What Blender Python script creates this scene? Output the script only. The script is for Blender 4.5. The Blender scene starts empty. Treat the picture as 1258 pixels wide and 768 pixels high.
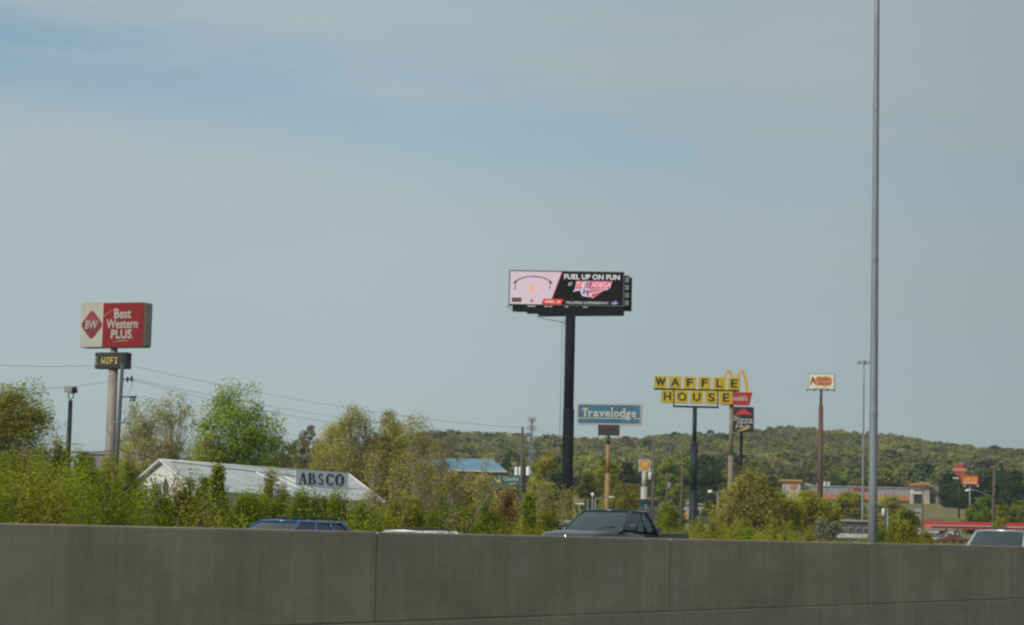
import bpy, bmesh, math, random
import numpy as np
from mathutils import Vector, Matrix

# ------------------------------------------------------------------ camera, sky, sun, exposure
scene = bpy.context.scene
COL = scene.collection
R = math.radians

FPX = 2900.0                      # focal length in photo pixels (photo 1258 x 768)
CAM_Z = 1.15
ROLL, PITCH = R(1.3), math.atan(273.0 / FPX)
cp, sp = math.cos(PITCH), math.sin(PITCH)
F = Vector((0, cp, sp)); U0 = Vector((0, -sp, cp)); R0 = Vector((1, 0, 0))
RV = R0 * math.cos(ROLL) + U0 * math.sin(ROLL)
UV = -R0 * math.sin(ROLL) + U0 * math.cos(ROLL)
cam = bpy.data.cameras.new('camera')
cam.sensor_fit = 'HORIZONTAL'; cam.sensor_width = 36.0
cam.lens = FPX / 1258.0 * 36.0
cam.clip_start = 0.1; cam.clip_end = 12000
camo = bpy.data.objects.new('camera', cam); COL.objects.link(camo)
m = Matrix((RV, UV, -F)).transposed().to_4x4(); m.translation = Vector((0, 0, CAM_Z))
camo.matrix_world = m
scene.camera = camo

SUN_DIR = Vector((-0.58, -0.58, 0.57)).normalized()
SUN_EL = math.asin(SUN_DIR.z); SUN_ROT = math.atan2(SUN_DIR.x, SUN_DIR.y)
sun = bpy.data.lights.new('sun', 'SUN'); sun.energy = 3.15; sun.angle = R(0.6); sun.color = (1.0, 0.94, 0.84)
suno = bpy.data.objects.new('sun', sun); COL.objects.link(suno)
suno.rotation_euler = SUN_DIR.to_track_quat('Z', 'Y').to_euler()

world = bpy.data.worlds.new('World'); scene.world = world; world.use_nodes = True
nt = world.node_tree; nt.nodes.clear()
wo = nt.nodes.new('ShaderNodeOutputWorld'); bg = nt.nodes.new('ShaderNodeBackground')
sky = nt.nodes.new('ShaderNodeTexSky'); sky.sky_type = 'NISHITA'; sky.sun_disc = False
sky.sun_elevation = SUN_EL; sky.sun_rotation = SUN_ROT
sky.air_density = 1.0; sky.dust_density = 1.2; sky.ozone_density = 2.0; sky.altitude = 200
bg.inputs['Strength'].default_value = 0.10
# thin high cloud: soft stretched bands of pale veil mixed over the clear sky
tc = nt.nodes.new('ShaderNodeTexCoord')
sep = nt.nodes.new('ShaderNodeSeparateXYZ'); nt.links.new(tc.outputs['Generated'], sep.inputs[0])
def wmath(op, a, b=None, clamp=False):
    n = nt.nodes.new('ShaderNodeMath'); n.operation = op; n.use_clamp = clamp
    for i, v in enumerate((a, b)):
        if v is None: continue
        if isinstance(v, (int, float)): n.inputs[i].default_value = v
        else: nt.links.new(v, n.inputs[i])
    return n.outputs[0]
def wnoise(scale_xyz, scale, detail, rough, loc=(0, 0, 0), rot=0.0):
    mp = nt.nodes.new('ShaderNodeMapping'); mp.inputs['Scale'].default_value = scale_xyz
    mp.inputs['Location'].default_value = loc; mp.inputs['Rotation'].default_value = (0, rot, 0)
    nt.links.new(tc.outputs['Generated'], mp.inputs[0])
    n = nt.nodes.new('ShaderNodeTexNoise'); n.inputs['Scale'].default_value = scale
    n.inputs['Detail'].default_value = detail; n.inputs['Roughness'].default_value = rough
    nt.links.new(mp.outputs[0], n.inputs['Vector'])
    return n.outputs['Fac']
def wramp(x, stops):
    r = nt.nodes.new('ShaderNodeValToRGB'); r.color_ramp.interpolation = 'EASE'
    e = r.color_ramp.elements
    while len(e) < len(stops): e.new(0.5)
    for k, (p, v) in enumerate(stops):
        e[k].position = p; e[k].color = (v, v, v, 1)
    nt.links.new(x, r.inputs[0]); return r.outputs[0]
n1 = wnoise((1.0, 1.0, 5.5), 2.6, 4, 0.5, (0.37, 0.1, 0.72), R(4))      # broad bands
n2 = wnoise((1.0, 1.0, 7.0), 9.0, 6, 0.6, (2.1, 0.3, 0.2), R(7))        # finer streaks
band = wramp(n1, [(0.36, 0.0), (0.62, 1.0)])
fine = wramp(n2, [(0.40, 0.0), (0.75, 1.0)])
veil = wmath('ADD', wmath('MULTIPLY', band, 0.18), wmath('MULTIPLY', fine, 0.13))
elev = wramp(sep.outputs['Z'], [(0.0, 1.0), (0.30, 0.0)])
veil = wmath('ADD', wmath('ADD', wmath('MULTIPLY', elev, 0.04), 0.75), veil)
# one clearer strip between two sheets of cloud, tilted and frayed by noise
q = wmath('ADD', wmath('ADD', sep.outputs['Z'], wmath('MULTIPLY', sep.outputs['X'], 0.10)), wmath('MULTIPLY', wmath('SUBTRACT', n2, 0.5), 0.035))
q = wmath('DIVIDE', wmath('SUBTRACT', q, 0.170), 0.021)
strip_ = wmath('POWER', 2.718, wmath('MULTIPLY', wmath('MULTIPLY', q, q), -1.0))
fade = wramp(wmath('ADD', wmath('MULTIPLY', sep.outputs['X'], 2.0), 0.5), [(0.2, 1.0), (0.95, 0.45)])
veil = wmath('SUBTRACT', veil, wmath('MULTIPLY', wmath('MULTIPLY', strip_, fade), 0.52), True)
tint = nt.nodes.new('ShaderNodeMixRGB'); tint.blend_type = 'MULTIPLY'; tint.inputs[0].default_value = 1.0
nt.links.new(sky.outputs[0], tint.inputs[1]); tint.inputs[2].default_value = (0.93, 1.04, 1.03, 1)
mix = nt.nodes.new('ShaderNodeMixRGB'); nt.links.new(veil, mix.inputs[0])
nt.links.new(tint.outputs[0], mix.inputs[1]); mix.inputs[2].default_value = (4.20, 5.08, 5.26, 1)
away = wramp(wmath('ADD', wmath('MULTIPLY', sep.outputs['X'], 2.0), 0.5), [(0.35, 1.0), (0.72, 0.88), (1.0, 0.77)])   # dimmer away from the sun
dim = nt.nodes.new('ShaderNodeMixRGB'); dim.blend_type = 'MULTIPLY'; dim.inputs[0].default_value = 1.0
nt.links.new(mix.outputs[0], dim.inputs[1]); nt.links.new(away, dim.inputs[2])
nt.links.new(dim.outputs[0], bg.inputs['Color']); nt.links.new(bg.outputs[0], wo.inputs['Surface'])

vs = scene.view_settings
vs.view_transform = 'Standard'; vs.look = 'None'; vs.exposure = 0.0; vs.gamma = 1.0; vs.use_curve_mapping = False
scene.render.engine = 'CYCLES'
scene.cycles.use_denoising = True
scene.cycles.max_bounces = 6; scene.cycles.transparent_max_bounces = 8; scene.cycles.volume_bounces = 0
scene.cycles.pixel_filter_type = 'BLACKMAN_HARRIS'; scene.cycles.filter_width = 2.3

# ------------------------------------------------------------------ helpers
def at(px, py, Y):
    """World point seen at photo pixel (px, py), Y metres ahead of the camera."""
    d = F * FPX + RV * (px - 629.0) + UV * (384.0 - py)
    return Vector((0, 0, CAM_Z)) + d * (Y / d.y)
def project(p):
    d = Vector(p) - Vector((0, 0, CAM_Z)); k = FPX / d.dot(F)
    return 629 + d.dot(RV) * k, 384 - d.dot(UV) * k
def ground_z(x, y):
    return float(terrain(np.array([x]), np.array([y]))[0])

def mat(name, color, rough=0.6, metal=0.0, spec=0.5, noise=0.0, nscale=4.0, bump=0.0, emit=0.0, stretch=(1, 1, 1), color2=None, coat=0.0):
    m = bpy.data.materials.new(name); m.use_nodes = True
    t = m.node_tree; b = t.nodes['Principled BSDF']
    b.inputs['Base Color'].default_value = (*color, 1)
    b.inputs['Roughness'].default_value = rough; b.inputs['Metallic'].default_value = metal
    b.inputs['Specular IOR Level'].default_value = spec
    if coat: b.inputs['Coat Weight'].default_value = coat
    if emit:
        b.inputs['Emission Color'].default_value = (*color, 1); b.inputs['Emission Strength'].default_value = emit
    if noise or bump:
        co = t.nodes.new('ShaderNodeTexCoord'); mp = t.nodes.new('ShaderNodeMapping')
        mp.inputs['Scale'].default_value = stretch
        t.links.new(co.outputs['Object'], mp.inputs[0])
        n = t.nodes.new('ShaderNodeTexNoise'); n.inputs['Scale'].default_value = nscale; n.inputs['Detail'].default_value = 5
        n.inputs['Roughness'].default_value = 0.6
        t.links.new(mp.outputs[0], n.inputs['Vector'])
        if noise:
            r = t.nodes.new('ShaderNodeValToRGB'); e = r.color_ramp.elements
            c2 = color2 or tuple(min(1, c * (1 + noise)) for c in color)
            e[0].position = 0.32; e[0].color = (*[c * (1 - noise) for c in color], 1)
            e[1].position = 0.70; e[1].color = (*c2, 1)
            t.links.new(n.outputs['Fac'], r.inputs[0]); t.links.new(r.outputs[0], b.inputs['Base Color'])
        if bump:
            bp = t.nodes.new('ShaderNodeBump'); bp.inputs['Strength'].default_value = bump; bp.inputs['Distance'].default_value = 0.05
            t.links.new(n.outputs['Fac'], bp.inputs['Height']); t.links.new(bp.outputs[0], b.inputs['Normal'])
    return m

def put(o, label=None, cat=None, group=None, kind=None):
    if label: o['label'] = label
    if cat: o['category'] = cat
    if group: o['group'] = group
    if kind: o['kind'] = kind
    return o
def thing(name, label, cat, loc=(0, 0, 0), rz=0.0, group=None):
    o = bpy.data.objects.new(name, None); COL.objects.link(o)
    o.empty_display_size = 0.3
    o.location = loc; o.rotation_euler = (0, 0, rz)
    return put(o, label, cat, group)

class MB:
    """Collects shapes and links them as ONE mesh object."""
    def __init__(s): s.v = []; s.f = []; s.smooth = []
    def add(s, vs, fs, smooth=False, M=None):
        b = len(s.v)
        for p in vs:
            p = Vector(p); s.v.append(tuple(M @ p) if M is not None else tuple(p))
        for f in fs: s.f.append(tuple(i + b for i in f)); s.smooth.append(smooth)
        return s
    def box(s, c, d, rz=0.0, bev=0.0, M=None):
        hx, hy, hz = d[0] / 2, d[1] / 2, d[2] / 2
        if bev > 0:
            b = min(bev, hx * .9, hy * .9, hz * .9)
            bm = bmesh.new(); bmesh.ops.create_cube(bm, size=1)
            bmesh.ops.scale(bm, vec=d, verts=bm.verts)
            bmesh.ops.bevel(bm, geom=bm.edges[:], offset=b, segments=2, profile=0.6, affect='EDGES')
            bm.verts.index_update(); vs = [v.co.copy() for v in bm.verts]; fs = [[v.index for v in f.verts] for f in bm.faces]; bm.free()
        else:
            vs = [Vector((x, y, z)) for x in (-hx, hx) for y in (-hy, hy) for z in (-hz, hz)]
            fs = [(0, 1, 3, 2), (4, 6, 7, 5), (0, 4, 5, 1), (2, 3, 7, 6), (0, 2, 6, 4), (1, 5, 7, 3)]
        rm = Matrix.Translation(Vector(c)) @ Matrix.Rotation(rz, 4, 'Z')
        return s.add(vs, fs, False, (M @ rm) if M is not None else rm)
    def tube(s, pts, r, n=8, caps=True, smooth=True):
        pts = [Vector(p) for p in pts]
        rs = r if isinstance(r, (list, tuple)) else [r] * len(pts)
        vs = []; prev = None
        for i, p in enumerate(pts):
            d = (pts[min(i + 1, len(pts) - 1)] - pts[max(i - 1, 0)])
            d = d.normalized() if d.length > 1e-9 else Vector((0, 0, 1))
            if prev is None:
                a = Vector((0, 1, 0)) if abs(d.y) < 0.9 else Vector((1, 0, 0))
                a = (a - d * a.dot(d)).normalized()
            else:
                a = prev - d * prev.dot(d); a = a.normalized() if a.length > 1e-6 else prev
            prev = a; b = d.cross(a)
            for k in range(n):
                t = 2 * math.pi * (k + .5) / n
                vs.append(p + (a * math.cos(t) + b * math.sin(t)) * rs[i])
        fs = []
        for i in range(len(pts) - 1):
            for k in range(n):
                k2 = (k + 1) % n
                fs.append((i * n + k, i * n + k2, (i + 1) * n + k2, (i + 1) * n + k))
        s.add(vs, fs, smooth)
        if caps:
            b = len(s.v) - len(vs)
            s.f.append(tuple(b + k for k in reversed(range(n)))); s.smooth.append(False)
            s.f.append(tuple(b + (len(pts) - 1) * n + k for k in range(n))); s.smooth.append(False)
        return s
    def prism(s, poly, y0, y1):
        """Polygon given in (x, z), extruded from y0 (front) to y1 (back). Convex or mildly concave."""
        n = len(poly)
        a = sum(poly[i][0] * poly[(i + 1) % n][1] - poly[(i + 1) % n][0] * poly[i][1] for i in range(n))
        if a < 0: poly = poly[::-1]
        vs = [(x, y0, z) for x, z in poly] + [(x, y1, z) for x, z in poly]
        fs = [tuple(range(n)), tuple(reversed(range(n, 2 * n)))]
        for i in range(n):
            j = (i + 1) % n; fs.append((i, i + n, j + n, j))
        return s.add(vs, fs)
    def lathe(s, prof, c=(0, 0, 0), n=20, axis='Z'):
        vs = []; fs = []
        for (r, h) in prof:
            for k in range(n):
                t = 2 * math.pi * k / n; a, b = r * math.cos(t), r * math.sin(t)
                p = {'Z': (a, b, h), 'Y': (a, h, b), 'X': (h, a, b)}[axis]
                vs.append(Vector(p) + Vector(c))
        for i in range(len(prof) - 1):
            for k in range(n):
                k2 = (k + 1) % n; fs.append((i * n + k, i * n + k2, (i + 1) * n + k2, (i + 1) * n + k))
        s.add(vs, fs, True)
        b = len(s.v) - len(vs)
        s.f.append(tuple(b + k for k in range(n))); s.smooth.append(False)
        s.f.append(tuple(b + (len(prof) - 1) * n + k for k in range(n))); s.smooth.append(False)
        return s
    def loft(s, rings, smooth=True, closed=True):
        n = len(rings[0]); vs = [p for r in rings for p in r]; fs = []
        for i in range(len(rings) - 1):
            for k in range(n if closed else n - 1):
                k2 = (k + 1) % n; fs.append((i * n + k, i * n + k2, (i + 1) * n + k2, (i + 1) * n + k))
        if closed: fs += [tuple(reversed(range(n))), tuple(range((len(rings) - 1) * n, len(rings) * n))]
        return s.add(vs, fs, smooth)
    def patch(s, fn, nu, nv, smooth=True):
        vs = [fn(i / nu, j / nv) for i in range(nu + 1) for j in range(nv + 1)]
        fs = [(i * (nv + 1) + j, (i + 1) * (nv + 1) + j, (i + 1) * (nv + 1) + j + 1, i * (nv + 1) + j + 1) for i in range(nu) for j in range(nv)]
        return s.add(vs, fs, smooth)
    def text(s, txt, x0, x1, z0, z1, y, depth=0.03, bold=0.0, shear=0.0):
        """Raised letters filling x0..x1 by z0..z1 on the face at y (front is -y)."""
        vs, fs = text_shape(txt, bold, shear)
        xs = [v[0] for v in vs]; zs = [v[1] for v in vs]; a, b, c, d = min(xs), max(xs), min(zs), max(zs)
        out = [(x0 + (v[0] - a) / (b - a) * (x1 - x0), y - (depth if v[2] > 0 else -0.004), z0 + (v[1] - c) / (d - c) * (z1 - z0)) for v in vs]
        return s.add(out, fs)
    def build(s, name, mt, parent=None, fix=False):
        me = bpy.data.meshes.new(name); me.from_pydata(s.v, [], s.f); me.update()
        me.polygons.foreach_set('use_smooth', s.smooth)
        if fix:
            bm = bmesh.new(); bm.from_mesh(me); bmesh.ops.recalc_face_normals(bm, faces=bm.faces[:]); bm.to_mesh(me); bm.free()
        me.materials.append(mt)
        o = bpy.data.objects.new(name, me); COL.objects.link(o)
        if parent is not None: o.parent = parent
        return o
_tcache = {}
def text_shape(txt, bold, shear):
    key = (txt, bold, shear)
    if key in _tcache: return _tcache[key]
    cu = bpy.data.curves.new('lettering_curve', 'FONT'); cu.body = txt; cu.size = 1.0
    cu.offset = bold; cu.shear = shear; cu.extrude = 0.05; cu.resolution_u = 3
    o = bpy.data.objects.new('lettering_curve', cu); COL.objects.link(o)
    dg = bpy.context.evaluated_depsgraph_get(); dg.update()
    me = o.evaluated_get(dg).to_mesh()
    vs = [tuple(v.co) for v in me.vertices]; fs = [tuple(p.vertices) for p in me.polygons]
    o.evaluated_get(dg).to_mesh_clear()
    bpy.data.objects.remove(o); bpy.data.curves.remove(cu)
    _tcache[key] = (vs, fs); return vs, fs
def copy_tree(o, parent=None):
    c = o.copy(); COL.objects.link(c)
    if parent is not None: c.parent = parent
    for ch in [k for k in CHILD.get(o.name, [])]: copy_tree(ch, c)
    return c
CHILD = {}
def index_children():
    CHILD.clear()
    for o in bpy.data.objects:
        if o.parent: CHILD.setdefault(o.parent.name, []).append(o)
def rounded(w, h, r, cx=0, cz=0, n=4):
    pts = []
    for (sx, sz, a0) in ((1, 1, 0), (-1, 1, 90), (-1, -1, 180), (1, -1, 270)):
        for k in range(n + 1):
            t = R(a0 + 90 * k / n)
            pts.append((cx + sx * (w / 2 - r) + r * math.cos(t), cz + sz * (h / 2 - r) + r * math.sin(t)))
    return pts
# ------------------------------------------------------------------ materials
def leaf_mat(name, trans=0.35):
    m = bpy.data.materials.new(name); m.use_nodes = True; t = m.node_tree; t.nodes.clear()
    out = t.nodes.new('ShaderNodeOutputMaterial'); at_ = t.nodes.new('ShaderNodeAttribute'); at_.attribute_name = 'tint'
    di = t.nodes.new('ShaderNodeBsdfDiffuse'); tr = t.nodes.new('ShaderNodeBsdfTranslucent'); mx = t.nodes.new('ShaderNodeMixShader')
    oi = t.nodes.new('ShaderNodeObjectInfo'); hs = t.nodes.new('ShaderNodeHueSaturation')
    mr = t.nodes.new('ShaderNodeMapRange'); mr.inputs['To Min'].default_value = 0.85; mr.inputs['To Max'].default_value = 1.12
    t.links.new(oi.outputs['Random'], mr.inputs['Value']); t.links.new(mr.outputs[0], hs.inputs['Value'])
    t.links.new(at_.outputs['Color'], hs.inputs['Color'])
    t.links.new(hs.outputs[0], di.inputs['Color']); t.links.new(hs.outputs[0], tr.inputs['Color'])
    mx.inputs[0].default_value = trans
    t.links.new(di.outputs[0], mx.inputs[1]); t.links.new(tr.outputs[0], mx.inputs[2]); t.links.new(mx.outputs[0], out.inputs[0])
    return m
LEAF = leaf_mat('leaf', 0.48); NEEDLE = leaf_mat('needle', 0.15)
BARK = mat('bark', (0.17, 0.14, 0.11), 0.9, noise=0.35, nscale=6)
BARK_GREY = mat('grey_bark', (0.36, 0.33, 0.27), 0.9, noise=0.3, nscale=6)
POLEWOOD = mat('pole_wood', (0.10, 0.085, 0.07), 0.85, noise=0.3, nscale=3, stretch=(6, 6, .5))
STEEL = mat('galvanised_steel', (0.20, 0.235, 0.25), 0.55, 0.2, noise=0.15, nscale=2, stretch=(3, 3, .4))
STEEL_DK = mat('dark_steel', (0.012, 0.015, 0.018), 0.5, 0.0, .3, noise=0.25, nscale=2)
BLACKPAINT = mat('black_paint', (0.006, 0.009, 0.011), 0.7, spec=.08, noise=0.25, nscale=1.5)
WIRE = mat('cable_grey', (0.13, 0.14, 0.14), 0.6)
WHITE = mat('white_paint', (0.37, 0.366, 0.335), 0.5, noise=0.12, nscale=1.1, stretch=(3, 3, .5))
CREAM = mat('cream_panel', (0.66, 0.63, 0.50), 0.5, noise=0.06, nscale=1.5)
RED = mat('red_panel', (0.20, 0.010, 0.013), 0.55, 0.0, .15, noise=0.16, nscale=.9, stretch=(2.5, 2.5, .5))
GREYBOX = mat('grey_brown_box', (0.27, 0.235, 0.19), 0.6, noise=0.1, nscale=2)
LAMPGLASS = mat('lamp_glass', (0.75, 0.75, 0.72), 0.25)

def concrete():
    m = bpy.data.materials.new('barrier_concrete'); m.use_nodes = True; t = m.node_tree; b = t.nodes['Principled BSDF']
    L = t.links.new
    tc = t.nodes.new('ShaderNodeTexCoord')
    def noise(scale, stretch, detail=5, rough=.6):
        mp = t.nodes.new('ShaderNodeMapping'); mp.inputs['Scale'].default_value = stretch; L(tc.outputs['Object'], mp.inputs[0])
        n = t.nodes.new('ShaderNodeTexNoise'); n.inputs['Scale'].default_value = scale; n.inputs['Detail'].default_value = detail; n.inputs['Roughness'].default_value = rough
        L(mp.outputs[0], n.inputs['Vector']); return n.outputs['Fac']
    def ramp(f, a, ca, b_, cb):
        r = t.nodes.new('ShaderNodeValToRGB'); e = r.color_ramp.elements
        e[0].position = a; e[0].color = (*ca, 1); e[1].position = b_; e[1].color = (*cb, 1); L(f, r.inputs[0]); return r.outputs[0]
    def mul(a, b2, f=1.0):
        x = t.nodes.new('ShaderNodeMixRGB'); x.blend_type = 'MULTIPLY'; x.inputs[0].default_value = f; L(a, x.inputs[1]); L(b2, x.inputs[2]); return x.outputs[0]
    base = ramp(noise(0.9, (1, 1, 1.6)), .3, (.355, .296, .224), .72, (.465, .394, .306))
    streak = ramp(noise(1.0, (6.3, 6.3, .42), 7, .72), .32, (.84, .83, .81), .60, (1, 1, 1))         # vertical run-off stains
    pits = ramp(noise(22, (1, 1, 1), 3), .30, (.78, .77, .75), .44, (1, 1, 1))
    board = ramp(noise(1.0, (.4, .4, 7), 3), .35, (.93, .93, .92), .6, (1, 1, 1))                 # form-board lifts
    lime = ramp(noise(1.0, (4.1, 4.1, .55), 5, .62), .665, (0, 0, 0), .74, (.6, .6, .6))
    blot = ramp(noise(.33, (1, 1, 1.3), 4, .6), .36, (.84, .84, .83), .62, (1.0, 1.0, .99))       # patches and damp areas
    scuff = ramp(noise(1.0, (.55, .55, 16), 5, .7), .30, (.70, .70, .70), .40, (1, 1, 1))         # long dark scrapes
    c = mul(mul(mul(mul(mul(base, streak), pits, .8), board), blot), scuff, .55)
    oi = t.nodes.new('ShaderNodeObjectInfo'); mr = t.nodes.new('ShaderNodeMapRange'); mr.inputs['To Min'].default_value = .98; mr.inputs['To Max'].default_value = 1.13
    L(oi.outputs['Random'], mr.inputs['Value']); cv = t.nodes.new('ShaderNodeVectorMath'); cv.operation = 'SCALE'; L(c, cv.inputs[0]); L(mr.outputs[0], cv.inputs['Scale']); c = cv.outputs[0]
    x = t.nodes.new('ShaderNodeMixRGB'); L(lime, x.inputs[0]); L(c, x.inputs[1]); x.inputs[2].default_value = (.44, .43, .40, 1)
    L(x.outputs[0], b.inputs['Base Color']); b.inputs['Roughness'].default_value = .88
    bp = t.nodes.new('ShaderNodeBump'); bp.inputs['Strength'].default_value = .35; bp.inputs['Distance'].default_value = .01
    L(noise(14, (1, 1, 1), 6), bp.inputs['Height']); L(bp.outputs[0], b.inputs['Normal'])
    return m
CONCRETE = concrete()
ASPHALT = mat('asphalt', (0.055, 0.054, 0.052), 0.9, noise=0.25, nscale=3, bump=.15)
PAINT = mat('road_paint', (0.72, 0.72, 0.68), 0.7, noise=0.12, nscale=3)
PAINT_Y = mat('yellow_road_paint', (0.62, 0.42, 0.06), 0.7, noise=0.12, nscale=3)

# ------------------------------------------------------------------ the lie of the land
WS, WC, WD = 0.506, 0.8625, 27.5          # the barrier runs along (WS, WC) through (0, WD)
def tn(t, n, z=0.0): return Vector((WS * t - WC * n, WD + WC * t + WS * n, z))
def sstep(a, b, x):
    k = np.clip((x - a) / (b - a), 0, 1); return k * k * (3 - 2 * k)
HZ = lambda px: 657 + .0227 * (px - 629)
_rp = np.array([-400, 0, 250, 380, 470, 540, 600, 660, 720, 780, 850, 900, 960, 1000, 1060, 1100, 1150, 1200, 1258, 1500], float)
_ry = np.array([598, 592, 580, 568, 548, 534, 537, 542, 545, 543, 537, 536, 530, 532, 535, 539, 548, 553, 557, 575], float)
RIDGE_Y, TREE_H = 1250.0, 9.0
_rz = CAM_Z + (HZ(_rp) - _ry) / FPX * RIDGE_Y - TREE_H
def terrain(x, y):
    u = x / np.maximum(y, 30.0)
    n = -WC * x + WS * (y - WD)
    lf = 0.25 + 0.75 * sstep(-.13, -.02, u)
    rise = np.interp(y, [0, 170, 300, 400, 470, 560, 640, 700], [0, 0, .9, 2.2, 5.0, 9.5, 12.6, 13.4]) * lf * sstep(37, 75, n)
    near = -0.55 + rise
    zr = np.interp(u * FPX + 629, _rp, _rz)
    k = sstep(690, RIDGE_Y + 60, y) * .45 + np.clip((y - 690) / (RIDGE_Y - 690), 0, 1) * .55
    far = near + (zr - near) * np.clip(k, 0, 1)
    roll = 1.6 * np.sin(x * .021 + 1.3) * np.sin(y * .013) * sstep(700, 850, y)
    return np.where(y > 690, far + roll, near)

def build_ground():
    ys = np.concatenate([np.arange(-120, 200, 20), np.arange(200, 720, 12), np.arange(720, 1400, 20), np.array([1450, 1600, 2000, 3000, 4500])])
    xs = np.concatenate([np.array([-2500, -1600, -900, -600]), np.arange(-420, 460, 14), np.array([600, 900, 1600, 2500])])
    X, Y = np.meshgrid(xs, ys); Z = terrain(X.ravel(), Y.ravel())
    v = np.stack([X.ravel(), Y.ravel(), Z], 1); nx = len(xs)
    f = [(i * nx + j, i * nx + j + 1, (i + 1) * nx + j + 1, (i + 1) * nx + j) for i in range(len(ys) - 1) for j in range(nx - 1)]
    me = bpy.data.meshes.new('ground'); me.from_pydata(v.tolist(), [], f); me.polygons.foreach_set('use_smooth', [True] * len(f)); me.update()
    g = mat('grass_ground', (0.10, 0.145, 0.022), 0.95, noise=0.35, nscale=.12, color2=(.24, .165, .055))
    me.materials.append(g)
    o = bpy.data.objects.new('ground', me); COL.objects.link(o); put(o, kind='structure')
build_ground()

def strip(name, n0, n1, z, mt, t0=-160, t1=700, seg=20):
    mb = MB()
    for k in range(seg):
        a = t0 + (t1 - t0) * k / seg; b = t0 + (t1 - t0) * (k + 1) / seg
        mb.add([tn(a, n0, z), tn(b, n0, z), tn(b, n1, z), tn(a, n1, z)], [(0, 1, 2, 3)])
    o = mb.build(name, mt, fix=True); put(o, kind='structure'); return o
def zfar(n): return -.10 - .02 * abs(n - 19)       # the far carriageway falls away on both sides of its crown
strip('road', -24, -.02, -.350, ASPHALT)
mb = MB()
for k in range(36):
    a, b = -160 + k * 25, -135 + k * 25
    for n0, n1 in ((.44, 19), (19, 33)):
        mb.add([tn(a, n0, zfar(n0)), tn(b, n0, zfar(n0)), tn(b, n1, zfar(n1)), tn(a, n1, zfar(n1))], [(0, 1, 2, 3)])
put(mb.build('far_road', ASPHALT, fix=True), kind='structure')
mb = MB()
def line(n, w, t0, t1):
    za, zb = (-.345, -.345) if n < 0 else (zfar(n) + .005, zfar(n + w) + .005)
    mb.add([tn(t0, n, za), tn(t1, n, za), tn(t1, n + w, zb), tn(t0, n + w, zb)], [(0, 1, 2, 3)])
for n0 in (-7.0, -10.7, -18.1, 7.4, 11.1, 14.8, 18.5, 22.2, 25.9):
    for k in range(-8, 40): line(n0, .14, k * 12, k * 12 + 3)
line(-21.8, .14, -160, 600); line(29.6, .14, -160, 600)
put(mb.build('lane_markings', PAINT, fix=True), kind='structure')
mb = MB(); line(-3.4, .14, -160, 600); line(3.7, .14, -160, 600)
put(mb.build('yellow_edge_line', PAINT_Y, fix=True), kind='structure')

# ------------------------------------------------------------------ the concrete barrier
ZT, ZL, ZG = 1.150, 0.195, -.56
w_rz = math.atan2(WC, WS)
bar = thing('concrete_barrier', 'long grey concrete median barrier running across the whole foreground', 'barrier', (0, WD, 0), w_rz)
rng = random.Random(3)
for k in range(-5, 20):
    a = -2.64 + 7 * k
    mb = MB(); mb.box((a + 3.5, 0.20, (ZT + ZL) / 2 + rng.uniform(-.002, .002)), (6.982, .30, ZT - ZL), bev=.022)
    mb.build('wall_panel', CONCRETE, bar)
for k in range(-9, 36):
    a = -2.20 + 3.86 * k
    mb = MB(); mb.box((a + 1.93, 0.20, (ZL + ZG) / 2 - .003), (3.852, .40, ZL - ZG), bev=.02)
    mb.build('footing_block', CONCRETE, bar)

# ------------------------------------------------------------------ foliage engine (numpy)
def leaf_quads(cen, size, rg, up=0.35, aspect=.55):
    n = len(cen)
    nor = rg.normal(size=(n, 3)); nor[:, 2] = np.abs(nor[:, 2]) + up; nor += np.array(SUN_DIR) * .75; nor /= np.linalg.norm(nor, axis=1)[:, None]
    t = rg.normal(size=(n, 3)); t -= nor * (t * nor).sum(1)[:, None]; t /= np.linalg.norm(t, axis=1)[:, None]
    b = np.cross(nor, t); s = (size * rg.uniform(.6, 1.35, n))[:, None]
    return np.stack([cen + t * s, cen + b * s * aspect, cen - t * s, cen - b * s * aspect], 1).reshape(-1, 3)
def quads_mesh(name, verts, tint, mt):
    n = len(verts) // 4
    me = bpy.data.meshes.new(name); me.vertices.add(len(verts)); me.vertices.foreach_set('co', verts.astype(np.float32).ravel())
    me.loops.add(n * 4); me.loops.foreach_set('vertex_index', np.arange(n * 4, dtype=np.int32))
    me.polygons.add(n); me.polygons.foreach_set('loop_start', np.arange(0, n * 4, 4, dtype=np.int32)); me.polygons.foreach_set('loop_total', np.full(n, 4, np.int32))
    ca = me.attributes.new('tint', 'FLOAT_COLOR', 'POINT')
    c = np.concatenate([np.repeat(tint, 4, 0), np.ones((n * 4, 1))], 1).astype(np.float32); ca.data.foreach_set('color', c.ravel())
    me.materials.append(mt); me.update(calc_edges=True); return me

PAL = {  # leaf colours (linear)
    'olive':   [(.25, .25, .024), (.20, .215, .022), (.29, .275, .03)],
    'bud':     [(.37, .33, .085), (.33, .30, .07), (.38, .34, .09), (.30, .30, .06)],
    'bright':  [(.26, .34, .016), (.20, .29, .014), (.31, .38, .024), (.22, .27, .02)],
    'yellow':  [(.30, .29, .035), (.25, .26, .03), (.32, .29, .04)],
    'green':   [(.155, .20, .014), (.185, .225, .016), (.125, .165, .012), (.22, .245, .02)],
    'dark':    [(.040, .060, .022), (.048, .070, .024), (.032, .050, .020)],
    'tan':     [(.30, .25, .14), (.26, .22, .12), (.23, .22, .08)],
    'rust':    [(.24, .12, .055), (.20, .11, .045)],
    'cedar':   [(.19, .23, .02), (.14, .19, .018), (.23, .25, .025)],
}
def tints(pal, n, rg, jit=.16):
    p = np.array(PAL[pal]); c = p[rg.integers(0, len(p), n)]
    return c * (1 + rg.normal(size=(n, 1)) * jit).clip(.5, 1.6)

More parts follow.
